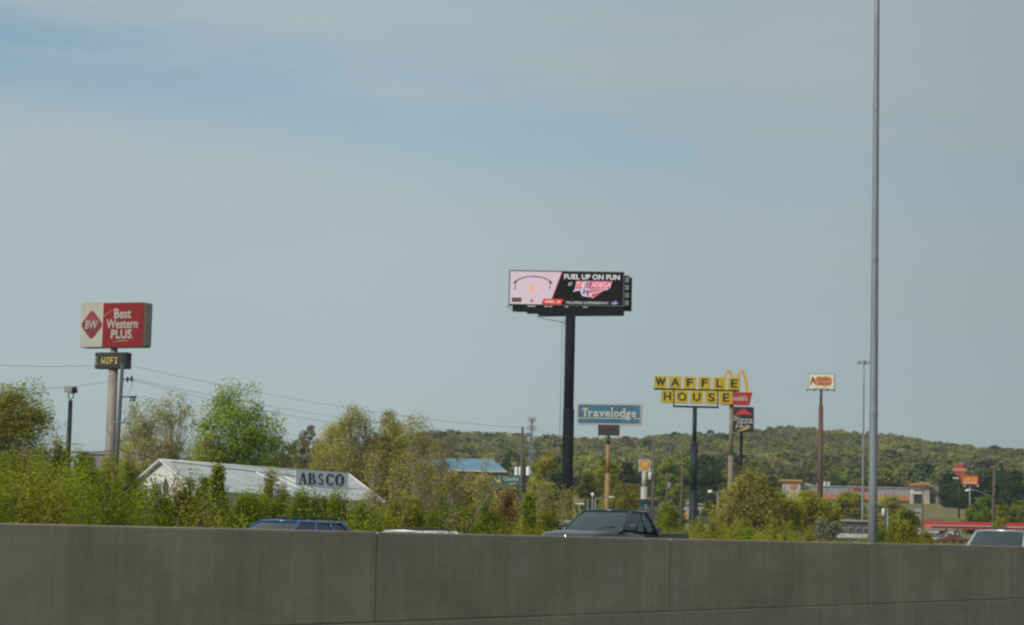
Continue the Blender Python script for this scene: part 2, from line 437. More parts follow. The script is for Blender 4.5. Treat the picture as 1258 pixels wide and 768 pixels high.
LEAF_K = 2.3
def tree_meshes(kind, seed, H, W, dens=1.0, leaf=.2, pal='green', base=.3, trunk_r=.18, bark=None, ntips=46, spread=.55, twig=0, lean=0.0, lobek=1.0):
    """A trunk mesh with limbs and a crown mesh of separate leaf clumps, base at the origin."""
    rg = np.random.default_rng(seed); mb = MB(); bark = bark or BARK
    ntips = int(ntips * 1.7); tips = []; tr = 0
    while len(tips) < ntips and tr < 5000:
        tr += 1
        p = rg.uniform(-1, 1, 3); r = np.linalg.norm(p)
        if r > 1: continue
        ang = math.atan2(p[1], p[0])
        lim = .78 + .22 * math.sin(ang * 3 + seed) * math.cos(p[2] * 4 + seed * 1.7)
        if kind == 'cone':
            h = rg.uniform(0, 1) ** 1.4; rad = (1 - h) ** .85 * rg.uniform(.25, 1.0); a = rg.uniform(0, 2 * math.pi)
            tips.append(np.array([math.cos(a) * rad * W / 2, math.sin(a) * rad * W / 2, H * (base + (1 - base) * h)])); continue
        if kind == 'shrub':
            if p[2] < -.25 or r > lim * 1.05 or r < .25: continue
            tips.append(np.array([p[0] * W / 2, p[1] * W / 2, H * (.15 + .85 * max(0, p[2] + .2) / 1.05)])); continue
        zz = rg.uniform(0, 1); ang = rg.uniform(-math.pi, math.pi)
        prof = math.sqrt(max(0.0, 1 - ((zz - .46) / .56) ** 2)) if kind == 'round' else (.55 + .45 * math.sin(math.pi * min(1, zz * 1.05 + .1))) * (1 - .55 * zz ** 3)
        lobe = .91 + lobek * .09 * math.sin(ang * 3 + seed + 5 * zz) + lobek * .07 * math.sin(ang * 5 - seed * 2 + 9 * zz)
        rad = rg.uniform(.12, 1) ** .5 * prof * lobe
        hz = zz * (.93 + .07 * lobek * math.sin(ang * 2 + seed * .7))
        tips.append(np.array([math.cos(ang) * rad * W / 2 + lean * zz * W, math.sin(ang) * rad * W / 2, H * (base + (1 - base) * hz)]))
    tips = np.array(tips)
    # trunk
    top = H * (.78 if kind != 'cone' else .97); bx, by = rg.normal(size=2) * W * .03
    tp = [Vector((bx * math.sin(3 * s) + lean * W * s, by * math.sin(2.4 * s + 1) - by * .84, top * s)) for s in np.linspace(0, 1, 7)]
    if kind != 'shrub':
        mb.tube(tp, [trunk_r * (1.25 - s * 1.1) for s in np.linspace(0, 1, 7)], 7)
    for q in tips:
        q = Vector(q)
        if kind == 'shrub':
            b = Vector((q.x * .15, q.y * .15, 0)); r0 = trunk_r * .35
        else:
            s = min(.95, max(base * .7, (q.z / H - .12) * .82)); i = s * 6; k = min(5, int(i)); b = tp[k].lerp(tp[k + 1], i - k); r0 = trunk_r * (.42 - s * .28)
        mid = b.lerp(q, .5) + Vector((0, 0, -(q - b).length * .10 if kind == 'cone' else (q - b).length * .10)) + Vector(rg.normal(size=3) * .04 * (q - b).length)
        mb.tube([b, mid, q], [max(r0, .02), max(r0 * .6, .014), .009], 4, caps=False)
        for _ in range(twig):
            s2 = rg.uniform(.35, 1); p0 = (b.lerp(mid, s2 * 2) if s2 < .5 else mid.lerp(q, s2 * 2 - 1))
            dv = Vector(rg.normal(size=3)); dv.z = abs(dv.z) + .5
            mb.tube([p0, p0 + dv.normalized() * rg.uniform(.5, 1.3) * spread * 1.5], [.013, .006], 3, caps=False)
    # leaves gathered in clumps round the tips
    per = int(95 * dens * LEAF_K); n = len(tips) * per
    size = np.repeat(rg.uniform(.55, 1.35, len(tips)), per)
    off = rg.normal(size=(n, 3)).clip(-1.7, 1.7) * spread * size[:, None] * np.array({'cone': [.8, .8, .9], 'shrub': [.75, .75, 1.35]}.get(kind, [1, 1, .8]))
    c = np.repeat(tips, per, 0) + off; c[:, 2] = np.maximum(c[:, 2], .05)
    clump = tints(pal, len(tips), rg, .20); tint = np.repeat(clump, per, 0) * (1 + rg.normal(size=(n, 1)) * .12).clip(.6, 1.5) * (1.12 if pal in ('bud', 'tan', 'olive', 'green', 'yellow') else 1.06)
    return mb, leaf_quads(c, leaf, rg), tint, bark

_tm = {}
def make_tree(name, label, cat, loc, key, rz=0.0, s=1.0, group=None, **kw):
    """Trunk and crown as parts; trees of one build share their meshes."""
    root = thing(name, label, cat, loc, rz, group); root.scale = (s, s, s) if not isinstance(s, tuple) else s
    if key not in _tm:
        mb, v, tint, bark = tree_meshes(**kw)
        _tm[key] = (mb, quads_mesh('crown', v, tint, NEEDLE if kw.get('pal') in ('dark', 'cedar') else LEAF), bark, [None])
    mb, cm, bark, tk = _tm[key]
    if tk[0] is None:
        t = mb.build('trunk' if kw.get('kind') != 'shrub' else 'stems', bark, root); tk[0] = t.data
    else:
        t = bpy.data.objects.new('trunk' if kw.get('kind') != 'shrub' else 'stems', tk[0]); COL.objects.link(t); t.parent = root
    c = bpy.data.objects.new('crown' if kw.get('kind') != 'shrub' else 'foliage', cm); COL.objects.link(c); c.parent = root
    return root

# ------------------------------------------------------------------ the wooded hill (one mass: stuff)
def hill_forest():
    rg = np.random.default_rng(11)
    tmpl = []
    for k in range(7):
        n = 125; p = rg.normal(size=(n, 3)); p /= np.linalg.norm(p, axis=1)[:, None]; p[:, 2] = np.abs(p[:, 2]) * 1.0 - .25
        lob = rg.normal(size=(5, 3)); lob /= np.linalg.norm(lob, axis=1)[:, None]
        rr = .72 + .3 * np.max(p @ lob.T, axis=1) * rg.uniform(.6, 1, n)
        tmpl.append(p * rr[:, None])
    ys, xs, sp = [], [], 6.2
    y = 655.0
    while y < 1290:
        x = np.arange(-.29 * y, .29 * y, sp); x = x + rg.uniform(-.5, .5, len(x)) * sp
        xs.append(x); ys.append(y + rg.uniform(-.5, .5, len(x)) * sp); y += sp * (1.0 if y < 900 else 1.5)
    X = np.concatenate(xs); Y = np.concatenate(ys); u = X / Y * FPX + 629
    # clearings: the strip mall's bench
    keep = ~((Y < 690) & (u > 930) & (u < 1165)) & ~((Y < 668) & (u < 840) & (u > 760)) & (rg.uniform(size=len(X)) > .08) & ~((u < 250) & (Y < 900))
    X, Y, u = X[keep], Y[keep], u[keep]; Z = terrain(X, Y)
    vs, ts = [], []
    pals = ['bud', 'yellow', 'olive', 'green', 'dark', 'tan', 'rust', 'bright']
    fld = np.sin(X * .031 + 2 * np.sin(Y * .012)) + np.sin(Y * .027 + X * .011 + 1.2) * .8
    for i in range(len(X)):
        low = max(0., 1 - (Y[i] - 655) / 130.0)
        f = fld[i]
        w = np.array([2.4 + f, 1.6 + .7 * f, 2.4, 1.5 - .4 * f, .40 + 2.6 * low - .35 * f, 1.2, .06, .5 + .3 * f]).clip(.03)
        pal = pals[rg.choice(8, p=w / w.sum())]
        r = rg.uniform(2.6, 7.2) * (.85 if pal == 'dark' else 1); h = rg.uniform(7.5, 14.0)
        t = tmpl[rg.integers(7)]; a = rg.uniform(0, 6.28); ca, sa = math.cos(a), math.sin(a)
        q = np.stack([t[:, 0] * ca - t[:, 1] * sa, t[:, 0] * sa + t[:, 1] * ca, t[:, 2]], 1)
        hh = h * .42
        c = q * np.array([r, r, hh if pal != 'dark' else hh * 1.25]) + np.array([X[i], Y[i], Z[i] + h - hh])
        vs.append(leaf_quads(c, .82, rg, .25, .75))
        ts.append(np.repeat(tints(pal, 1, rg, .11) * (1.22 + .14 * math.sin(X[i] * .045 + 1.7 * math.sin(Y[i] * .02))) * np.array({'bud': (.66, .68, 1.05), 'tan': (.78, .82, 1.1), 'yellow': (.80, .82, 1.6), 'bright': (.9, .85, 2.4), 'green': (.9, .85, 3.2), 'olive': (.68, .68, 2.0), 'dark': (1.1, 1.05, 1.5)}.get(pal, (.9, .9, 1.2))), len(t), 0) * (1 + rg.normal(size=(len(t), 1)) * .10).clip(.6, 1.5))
    me = quads_mesh('wooded_hillside', np.concatenate(vs), np.concatenate(ts), LEAF)
    o = bpy.data.objects.new('wooded_hillside', me); COL.objects.link(o)
    put(o, 'wooded spring hillside of olive, yellow and dark green trees behind the signs', 'forest', kind='stuff')
hill_forest()

# ------------------------------------------------------------------ haze
def haze_box(density):
    mb = MB(); mb.box((0, 2200, 37.3), (5200, 4800, 77.4)); o = mb.build('haze', bpy.data.materials.new('haze'))
    m = o.data.materials[0]; m.use_nodes = True; t = m.node_tree; t.nodes.clear()
    out = t.nodes.new('ShaderNodeOutputMaterial'); v = t.nodes.new('ShaderNodeVolumePrincipled')
    v.inputs['Color'].default_value = (.82, .88, .92, 1); v.inputs['Density'].default_value = density; v.inputs['Anisotropy'].default_value = .2
    t.links.new(v.outputs[0], out.inputs['Volume']); put(o, kind='stuff')
# ------------------------------------------------------------------ roadside signs
def stand(name, label, px, pyc, Y, a=0.0, cat='sign', group=None):
    """A sign's Empty at its foot; returns it, the height of the pixel row pyc above the foot and px per metre."""
    p = at(px, pyc, Y); g = ground_z(p.x, Y)
    return thing(name, label, cat, (p.x, Y, g), -a, group), p.z - g, FPX / Y
def zrow(px, py, Y, root): return at(px, py, Y).z - root.location.z

# motel sign, white and red cabinet over a message board
def motel_sign():
    Y = 207; a = R(22)
    root, zc, s = stand('motel_sign', 'tall motel sign with white and red cabinet above a small message board', 142.5, 400, Y, a)
    w, h, d = 6.55, 3.95, 1.3
    mb = MB(); mb.prism(rounded(w, h, .22, 0, zc), -d / 2 + .06, d / 2 - .06); mb.build('cabinet', GREYBOX, root, fix=True)
    yf = -d / 2
    for side, nm in ((1, 'front'), (-1, 'back')):
        x0, x1, xm = -w / 2 + .06, w / 2 - .06, -w / 2 + w * .355
        wp = [p for p in rounded(w - .1, h - .1, .2, 0, zc) if p[0] < xm] + []
        wp = [(xm, zc + h / 2 - .05)] + wp + [(xm, zc - h / 2 + .05)]
        rp = [(xm, zc - h / 2 + .05)] + [p for p in rounded(w - .1, h - .1, .2, 0, zc) if p[0] > xm and p[1] < zc] [::1]
        rr = rounded(w - .1, h - .1, .2, 0, zc)
        rp = [p for p in rr if p[0] > xm]
        rp = [(xm, zc - h / 2 + .05)] + [p for p in rp if p[1] < zc] + [p for p in rp if p[1] > zc] + [(xm, zc + h / 2 - .05)]
        m1 = MB().prism(wp, yf, yf + .07); m2 = MB().prism(rp, yf, yf + .072)
        if side < 0:
            for mm in (m1, m2): mm.v = [(-x, -y, z) for x, y, z in mm.v]
        m1.build('white_face', WHITE, root, fix=True); rf = m2.build('red_face', RED, root, fix=True)
        if side < 0: continue
        dx, dz = -w / 2 + w * .185, zc + .03
        def diamond(hw, hh, n=7):
            pts = []
            cor = [(hw, 0), (0, hh), (-hw, 0), (0, -hh)]
            for i in range(4):
                p = cor[i]; q = cor[(i + 1) % 4]; o_ = cor[i - 1]
                for k in range(n):
                    t = k / (n - 1)
                    A = (p[0] * .78 + o_[0] * .22, p[1] * .78 + o_[1] * .22); B = (p[0] * .78 + q[0] * .22, p[1] * .78 + q[1] * .22)
                    pts.append((dx + (1 - t) ** 2 * A[0] + 2 * t * (1 - t) * p[0] + t * t * B[0], dz + (1 - t) ** 2 * A[1] + 2 * t * (1 - t) * p[1] + t * t * B[1]))
            return pts
        em = MB().prism(diamond(1.16, 1.36), yf - .03, yf + .01).build('emblem', mat('emblem_red', (.17, .010, .016), .35, noise=.35, nscale=.5), root, fix=True)
        MB().prism([p for p in diamond(1.04, 1.24) if p[1] > dz + .15], yf - .036, yf - .025).build('emblem_gradient', mat('emblem_light_red', (.24, .03, .035), .35), em, fix=True)  # lighter red upper part of the printed emblem
        lt = MB(); lt.text('BW', dx - .66, dx + .64, dz - .36, dz + .38, yf - .03, .03, .012, .18); lt.build('monogram', WHITE, em)
        cx = xm + (w / 2 - xm) * .46
        lt = MB(); z1 = zc + h / 2
        lt.text('Best', cx - .80, cx + .92, zc + .56, zc + 1.42, yf, .03, .02)
        lt.text('Western', cx - 1.56, cx + 1.60, zc - .32, zc + .50, yf, .03, .018)
        lt.text('PLUS', cx - 1.05, cx + 1.02, zc - 1.22, zc - .42, yf, .03, .022)
        lt.prism([(cx + 1.08, zc - 1.22), (cx + 1.2, zc - 1.22), (cx + 1.2, zc - 1.12), (cx + 1.08, zc - 1.12)], yf - .03, yf + .005)
        lt.prism([(cx - 1.0, zc - 1.50), (cx, zc - 1.44), (cx + 1.0, zc - 1.42), (cx, zc - 1.37)], yf - .03, yf + .005)
        lt.build('lettering', WHITE, root)
        sw = MB(); P = []; Q = []
        for k in range(11):
            t = k / 10; P.append((xm + .03 + t * 2.3, zc + .88 + math.sin(t * 1.35) * .93)); Q.append((xm + .03 + t * 2.3, zc + .62 + math.sin(t * 1.45) * 1.2 * (1 - .02 * t)))
        sw.add([(x, yf - .008, min(z, zc + h / 2 - .09)) for x, z in P] + [(x, yf - .008, min(z, zc + h / 2 - .06)) for x, z in Q], [(k, k + 1, 12 + k, 11 + k) for k in range(10)])
        sw.build('swoosh', mat('swoosh_red', (.28, .07, .07), .4), rf, fix=True)
    zb0, zb1 = zrow(142, 453.5, Y, root), zrow(142, 433.5, Y, root); zc2 = (zb0 + zb1) / 2; hb = zb1 - zb0
    bd = MB(); bd.box((-.1, -.08, zc2), (3.15, .95, hb), bev=.04); mbd = bd.build('message_board', STEEL_DK, root)
    sc = MB(); sc.box((-.25, -.563, zc2), (2.7, .03, hb - .22)); sc.build('screen', mat('led_black', (.008, .008, .008), .5), mbd)
    led = mat('led_amber', (.75, .55, .05), .5, emit=.28)
    # dot-matrix capitals
    GL = {'W': ['10001', '10001', '10001', '10101', '10101', '11011', '10001'], 'I': ['111', '010', '010', '010', '010', '010', '111'],
          'F': ['11111', '10000', '10000', '11110', '10000', '10000', '10000'], 'E': ['111', '000', '000', '110', '000', '000', '111']}
    x = -1.60; u = .076; lm = MB()
    for ch in 'E WIFI':
        if ch == ' ': x = -.93; continue
        g = GL[ch]
        for r_, row in enumerate(g):
            for c_, b in enumerate(row):
                if b == '1': lm.box((x + c_ * u, -.585, zc2 + (3 - r_) * u * 1.05), (u * .8, .016, u * .8))
        x += u * (len(g[0]) + 1.6)
    lm.build('led_lettering', led, mbd)
    pm = mat('tan_post_paint', (.25, .21, .17), .6, noise=.15, nscale=1.2)
    pl = MB(); pl.tube([(-.12, .05, -.5), (-.12, .05, 6.5), (-.12, .05, zb0 + .5)], [.47, .46, .40], 16)
    pl.tube([(-.12, .05, zb0 + .3), (-.12, .05, zc - h / 2 + .05)], .31, 14); pl.build('post', pm, root)
motel_sign()

# digital billboard on a monopole
def billboard():
    Y = 298; root, zt, s = stand('digital_billboard', 'huge digital billboard showing a fuel gauge and race date on a black monopole', 699, 333, Y, R(3))
    X = lambda px: (px - 699) / s; Z = lambda py: zt - (py - 333) / s
    w0, w1 = X(625), X(767.5); z1, z0 = Z(333), Z(376); cz = (z0 + z1) / 2
    mb = MB(); mb.box(((w0 + w1) / 2, .45, cz), (w1 - w0, .9, z1 - z0), bev=.03); cab = mb.build('display_cabinet', BLACKPAINT, root)
    fr = MB(); fw = .11; yy = -.03
    for c, d in (((0, z1 - fw / 2), (w1 - w0, fw)), ((0, z0 + fw / 2), (w1 - w0, fw))): fr.box(((w0 + w1) / 2, yy, c[1]), (d[0], .1, d[1]))
    for xx in (w0 + fw / 2, w1 - fw / 2): fr.box((xx, yy, cz), (fw, .1, z1 - z0 - 2 * fw))
    fr.build('bezel', mat('bezel_grey', (.10, .10, .10), .5), cab)
    a, b, c, d = w0 + fw, w1 - fw, z0 + fw, z1 - fw; W = b - a; H = d - c
    def scr(nm, col, e=.55): return mat(nm, tuple(c * .80 for c in col), .6, spec=.05, emit=e)
    PX = lambda u: a + u * W; PZ = lambda v: c + v * H
    sc = MB(); sc.add([(a, 0 - .004, c), (b, -.004, c), (b, -.004, d), (a, -.004, d)], [(0, 1, 2, 3)]); scn = sc.build('screen', scr('screen_black', (.007, .006, .008), .4), cab)
    def art(nm, col, polys, y=-.010, e=.55, par=None, extra=None):
        mb = MB()
        for i, P in enumerate(polys):
            pts = [(PX(u), PZ(v)) for u, v in P]
            n = len(pts); ar = sum(pts[k][0] * pts[(k + 1) % n][1] - pts[(k + 1) % n][0] * pts[k][1] for k in range(n))
            if ar < 0: pts = pts[::-1]
            mb.add([(x, y, z) for x, z in pts], [tuple(range(n))])
        if extra: extra(mb)
        return mb.build(nm, scr(nm + '_light', col, e), cab)
    art('pale_panel', (.58, .46, .545), [[(0, 0), (.352, 0), (.455, 1), (0, 1)]], -.008)
    art('slash', (.60, .12, .10), [[(.352, 0), (.358, 0), (.461, 1), (.455, 1)]], -.010)
    # gauge: an arc with end dots, a tick, marks and a needle
    arc = []; n = 24
    for k in range(n):
        t0 = R(148 - 116 * k / n); t1 = R(148 - 116 * (k + 1) / n); r0, r1 = .197, .183; ax, az, asp = .208, .30, W / H
        arc.append([(ax + r1 * math.cos(t0), az + r1 * math.sin(t0) * asp * .95), (ax + r0 * math.cos(t0), az + r0 * math.sin(t0) * asp * .95), (ax + r0 * math.cos(t1), az + r0 * math.sin(t1) * asp * .95), (ax + r1 * math.cos(t1), az + r1 * math.sin(t1) * asp * .95)])
    def dot(u, v, r): return [(u + r * math.cos(R(40 * k)), v + r * asp_ * math.sin(R(40 * k))) for k in range(9)]
    asp_ = W / H
    arc = [[(u, v * .60 + .29) for u, v in P] for P in arc]
    arc += [dot(.047, .655, .0125), dot(.361, .655, .0125), dot(.197, .105, .0115)]
    arc += [[(.204, .90), (.209, .90), (.209, .83), (.204, .83)]]
    arc += [[(.043, .50), (.053, .50), (.053, .56), (.043, .56)], [(.043, .57), (.048, .57), (.048, .62), (.043, .62)], [(.043, .44), (.054, .44), (.054, .49), (.043, .49)]]
    arc += [[(.349, .44), (.354, .44), (.354, .58), (.349, .58)], [(.354, .55), (.361, .55), (.361, .58), (.354, .58)], [(.354, .50), (.359, .50), (.359, .525), (.354, .525)]]
    for nm_, a_, b_ in (('gauge_arc', 0, n + 1), ('gauge_arc_end', n + 1, n + 2), ('gauge_hub', n + 2, n + 3), ('gauge_tick', n + 3, n + 4), ('gauge_empty_mark', n + 4, n + 7), ('gauge_full_mark', n + 7, n + 10)): art(nm_, (.035, .025, .04), arc[a_:b_], -.013)
    art('needle', (.80, .30, .17), [[(.199, .12), (.203, .11), (.377, .86), (.374, .87)]], -.016)
    art('flame_mark', (.78, .36, .20), [[(.165, .36), (.19, .43), (.20, .36), (.226, .48), (.218, .55), (.195, .61), (.178, .52)]], -.016)
    art('sponsor_block', (.04, .038, .03), [[(.022, .06), (.106, .06), (.106, .19), (.022, .19)]], -.013)
    art('sponsor_bars', (.22, .19, .10), [[(.03, .10), (.098, .10), (.098, .112), (.03, .112)], [(.03, .145), (.098, .145), (.098, .157), (.03, .157)]], -.016)
    art('date_ribbon', (.62, .03, .03), [[(.280, .0), (.455, .0), (.478, .17), (.302, .17)]], -.013)
    def tx(nm, col, items, y=-.016, e=.55):
        mb = MB()
        for (t, u0, u1, v0, v1, bo, sh) in items: mb.text(t, PX(u0), PX(u1), PZ(v0), PZ(v1), y, .01, bo, sh)
        return mb.build(nm, scr(nm + '_light', col, e), cab)
    tx('date_lettering', (.72, .62, .66), [('APRIL 26', .308, .452, .045, .125, .02, .15)])
    tx('headline', (.62, .58, .62), [('FUEL UP ON FUN', .478, .968, .775, .935, .03, 0)])
    tx('small_lettering', (.55, .50, .54), [('AT', .512, .552, .575, .68, .03, .2)])
    tx('venue_lettering', (.55, .50, .54), [('TALLADEGA SUPERSPEEDWAY', .495, .875, .035, .105, .018, .15)])
    art('logo_backing', (.58, .46, .54), [[(.588, .725), (.902, .73), (.880, .515), (.575, .475)], [(.575, .475), (.64, .48), (.602, .43), (.555, .39)], [(.60, .44), (.872, .515), (.86, .47), (.655, .35), (.64, .40)], [(.69, .345), (.83, .455), (.735, .215), (.70, .255)], [(.63, .33), (.67, .36), (.70, .24), (.64, .275)]], -.013)
    art('logo_red', (.62, .035, .10), [[(.598, .712), (.895, .717), (.876, .53), (.583, .495)], [(.66, .43), (.862, .495), (.80, .445), (.68, .375)], [(.735, .35), (.82, .43), (.735, .235), (.715, .26)]], -.016)
    art('logo_bars', (.62, .55, .62), [[(.655, .715), (.668, .715), (.638, .32), (.625, .36)], [(.70, .36), (.80, .43), (.81, .415), (.71, .33)]], -.019)
    art('logo_blue', (.05, .10, .28), [[(.671, .70), (.686, .70), (.660, .34), (.645, .37)], [(.702, .70), (.714, .70), (.690, .38), (.676, .42)]], -.022)
    tx('logo_lettering', (.78, .62, .68), [('TA', .592, .655, .53, .69, .02, .2), ('LL', .660, .705, .46, .72, .0, .35), ('ADEGA', .715, .888, .55, .695, .02, .2)], -.019)
    art('round_badge', (.24, .24, .42), [[(.892, .07), (.915, .11), (.935, .15), (.945, .10), (.962, .085), (.94, .03), (.91, .025)]], -.013)
    # second face behind, seen edge-on past the right end
    b2 = MB(); b2.box((X(699) + .65, 2.6, cz - .35), (w1 - w0 + .1, .5, (z1 - z0) - .1), rz=R(2)); bk = b2.build('rear_display', BLACKPAINT, root)
    lb = MB()
    for k in range(4): lb.box((X(770.9), 1.18, Z(341.5 + 9.6 * k)), (.50, .16, .66), bev=.03)
    hs = MB(); hs.box((X(770.6), 1.75, Z(357)), (.66, .9, (378 - 336) / s)); hs.build('equipment_rack', BLACKPAINT, root)
    lb.build('cooling_unit', mat('cooling_white', (.80, .82, .80), .5), root)
    # skirt, catwalk, brackets
    sk = MB(); sk.prism([(X(630), Z(376.2)), (X(768), Z(376.2)), (X(768), Z(386.5)), (X(662), Z(389.3)), (X(662), Z(386)), (X(648), Z(386)), (X(648), Z(384)), (X(630), Z(383.6))], .15, 1.2); sk.build('service_skirt', BLACKPAINT, root, fix=True)
    cw = MB(); cw.tube([(X(623), -.9, Z(379)), (X(637), .2, Z(385))], .05, 6); cw.tube([(X(623), -.9, Z(379)), (X(631), .2, Z(376.5))], .05, 6)
    cw.tube([(X(660.5), -.8, Z(391)), (X(697), 0, Z(398))], .05, 6); cw.tube([(X(660.5), -.8, Z(391)), (X(668), .3, Z(388))], .05, 6); cw.build('bracket', STEEL, root)
    ts = MB()
    for u0, u1 in ((.16, .23), (.31, .34), (.35, .38), (.49, .52), (.65, .69)): ts.box((PX((u0 + u1) / 2), -.06, z0 - .16), ((u1 - u0) * W, .05, .13))
    ts.build('name_plate', mat('plate_grey', (.5, .5, .48), .5), root)
    pl = MB(); xt = X(702); zj = Z(504)
    pl.tube([(xt, .6, -1), (xt, .6, zj)], .72, 24); pl.tube([(xt, .6, zj - .05), (xt, .6, zj + .12)], [.72, .62], 24); pl.tube([(xt, .6, zj + .1), (xt, .6, Z(386))], .62, 24)
    for py in (430, 468, 545, 585): pl.tube([(xt, .6, Z(py)), (xt, .6, Z(py) + .09)], .66 if py < 500 else .76, 24)
    pl.build('monopole', BLACKPAINT, root)
    ld = MB(); lx = xt - .86
    for dx in (-.2, .2): ld.tube([(lx + dx, .25, Z(548)), (lx + dx, .25, Z(392))], .035, 5)
    z = Z(548)
    while z < Z(392): ld.tube([(lx - .2, .3, z), (lx + .2, .3, z)], .02, 4); z += .38
    for py in (394, 424, 454, 484, 514, 544): ld.tube([(lx, .3, Z(py)), (xt - .4, .6, Z(py))], .05, 5)
    ld.build('ladder', STEEL, root)
    pf = MB(); pf.box((lx - .15, .3, Z(548.5)), (1.5, .9, .12))
    for dx in (-.85, -.15, .55):
        pf.tube([(lx + dx, -.1, Z(548)), (lx + dx, -.1, Z(537.5))], .035, 5)
    for py in (537.5, 542): pf.tube([(lx - .85, -.1, Z(py)), (lx + .55, -.1, Z(py))], .03, 5)
    pf.tube([(lx - .2, .3, Z(549)), (xt - .4, .6, Z(555))], .05, 5); pf.build('platform', STEEL_DK, root)
billboard()

# blue lodge sign
def serif_word(mb, x0, x1, zb, capH, y):
    """'Travelodge' in a slab-serif face: plain letters with slab feet added."""
    word = 'Travelodge'; adv = [.98, .66, .88, .90, .80, .46, .86, .92, .84, .80]; tot = sum(adv); k = (x1 - x0) / tot; x = x0
    xh = capH * .66
    for ch, ad in zip(word, adv):
        w = ad * k; a, b = x + w * .06, x + w * .94; st = k * .17; sh = capH * .10
        top = {'T': capH, 'l': capH * 1.12, 'd': capH * 1.02}.get(ch, xh); bot = -capH * .36 if ch == 'g' else 0
        if ch == 'l':
            mb.prism([(a + w * .25, zb), (b - w * .25, zb), (b - w * .25, zb + top), (a + w * .25, zb + top)], y - .03, y + .005)
        elif ch == 'T':
            cx = (a + b) / 2
            mb.prism([(cx - st * .62, zb), (cx + st * .62, zb), (cx + st * .62, zb + top - sh * 1.3), (cx - st * .62, zb + top - sh * 1.3)], y - .03, y + .005)
            mb.prism([(a, zb + top), (b, zb + top), (b, zb + top - sh * 1.4), (a, zb + top - sh * 1.4)], y - .031, y + .005)
            for xx in (a, b - st * .5): mb.prism([(xx, zb + top - sh * 1.3), (xx + st * .5, zb + top - sh * 1.3), (xx + st * .5, zb + top - sh * 3.2), (xx, zb + top - sh * 3.2)], y - .03, y + .005)
        else:
            mb.text(ch, a, b, zb + bot, zb + top, y, .03, .015)
        feet = {'T': [(a + b) / 2], 'r': [a + st * .5], 'l': [(a + b) / 2], 'd': [b - st * .3], 'a': [b - st * .2]}.get(ch, [])
        for fx in feet: mb.prism([(fx - st * 1.1, zb), (fx + st * 1.1, zb), (fx + st * 1.1, zb + sh), (fx - st * 1.1, zb + sh)], y - .032, y + .005)
        heads = {'r': [a + st * .2], 'v': [a + st * .5, b - st * .5], 'l': [(a + b) / 2 - st * .4], 'd': [b - st * .9]}.get(ch, [])
        for fx in heads: mb.prism([(fx - st * .9, zb + top - sh), (fx + st * .9, zb + top - sh), (fx + st * .9, zb + top), (fx - st * .9, zb + top)], y - .032, y + .005)
        x += w
def lodge_sign():
    Y = 290; a = R(9); root, zc, s = stand('lodge_sign', 'wide blue lodge sign with cream lettering on a mustard yellow post', 748.5, 509, Y, a)
    w, h, d = 8.0, 2.62, .55
    MB().prism(rounded(w, h, .3, 0, zc), -d / 2 + .03, d / 2).build('cabinet', mat('brown_cabinet', (.10, .085, .075), .6), root, fix=True)
    tr = mat('trim_grey', (.42, .40, .36), .5)
    MB().prism(rounded(w - .04, h - .04, .3, 0, zc), -d / 2, -d / 2 + .05).build('trim', tr, root, fix=True)
    blue = mat('faded_blue', (.038, .125, .215), .45, noise=.22, nscale=.8, stretch=(2, 2, .6))
    MB().prism(rounded(w - .34, h - .34, .2, 0, zc), -d / 2 - .015, -d / 2 + .02).build('face', blue, root, fix=True)
    lt = MB(); serif_word(lt, -w * .42, w * .425, zc - .33, 1.02, -d / 2 - .015)
    crm = mat('cream_lettering', (.50, .50, .41), .5); lt.build('lettering', crm, root)
    ln = MB(); ln.prism([(-w / 2 + .2, zc - .56), (w * .285, zc - .56), (w * .285, zc - .47), (-w / 2 + .2, zc - .47)], -d / 2 - .03, -d / 2); ln.prism([(w * .375, zc - .56), (w / 2 - .2, zc - .56), (w / 2 - .2, zc - .47), (w * .375, zc - .47)], -d / 2 - .03, -d / 2); ln.build('rule', crm, root)
    zb = zc - h / 2; rd = MB(); rd.box((-.02, 0, zb - .66), (2.62, .5, 1.3), bev=.03)
    rb = rd.build('reader_board', mat('reader_brown', (.018, .016, .016), .6, noise=.2, nscale=1), root)
    bn = MB(); bn.box((-.02, -.262, zb - .3), (2.5, .03, .36)); bn.build('board_band', mat('band_red_brown', (.04, .022, .02), .6), rb)
    pm = mat('mustard_paint', (.26, .16, .05), .6, noise=.2, nscale=1.5)
    zp = zb - 1.3; pl = MB(); pl.tube([(-.05, 0, -.5), (-.05, 0, zp - 4.6)], .34, 14); pl.tube([(-.05, 0, zp - 4.65), (-.05, 0, zp - 1.1)], .27, 14); pl.build('post', pm, root)
    nk = MB(); nk.tube([(-.05, 0, zp - 1.15), (-.05, 0, zp - .6), (-.05, 0, zp + .05)], [.27, .16, .16], 12); nk.build('post_neck', STEEL_DK, root)
lodge_sign()

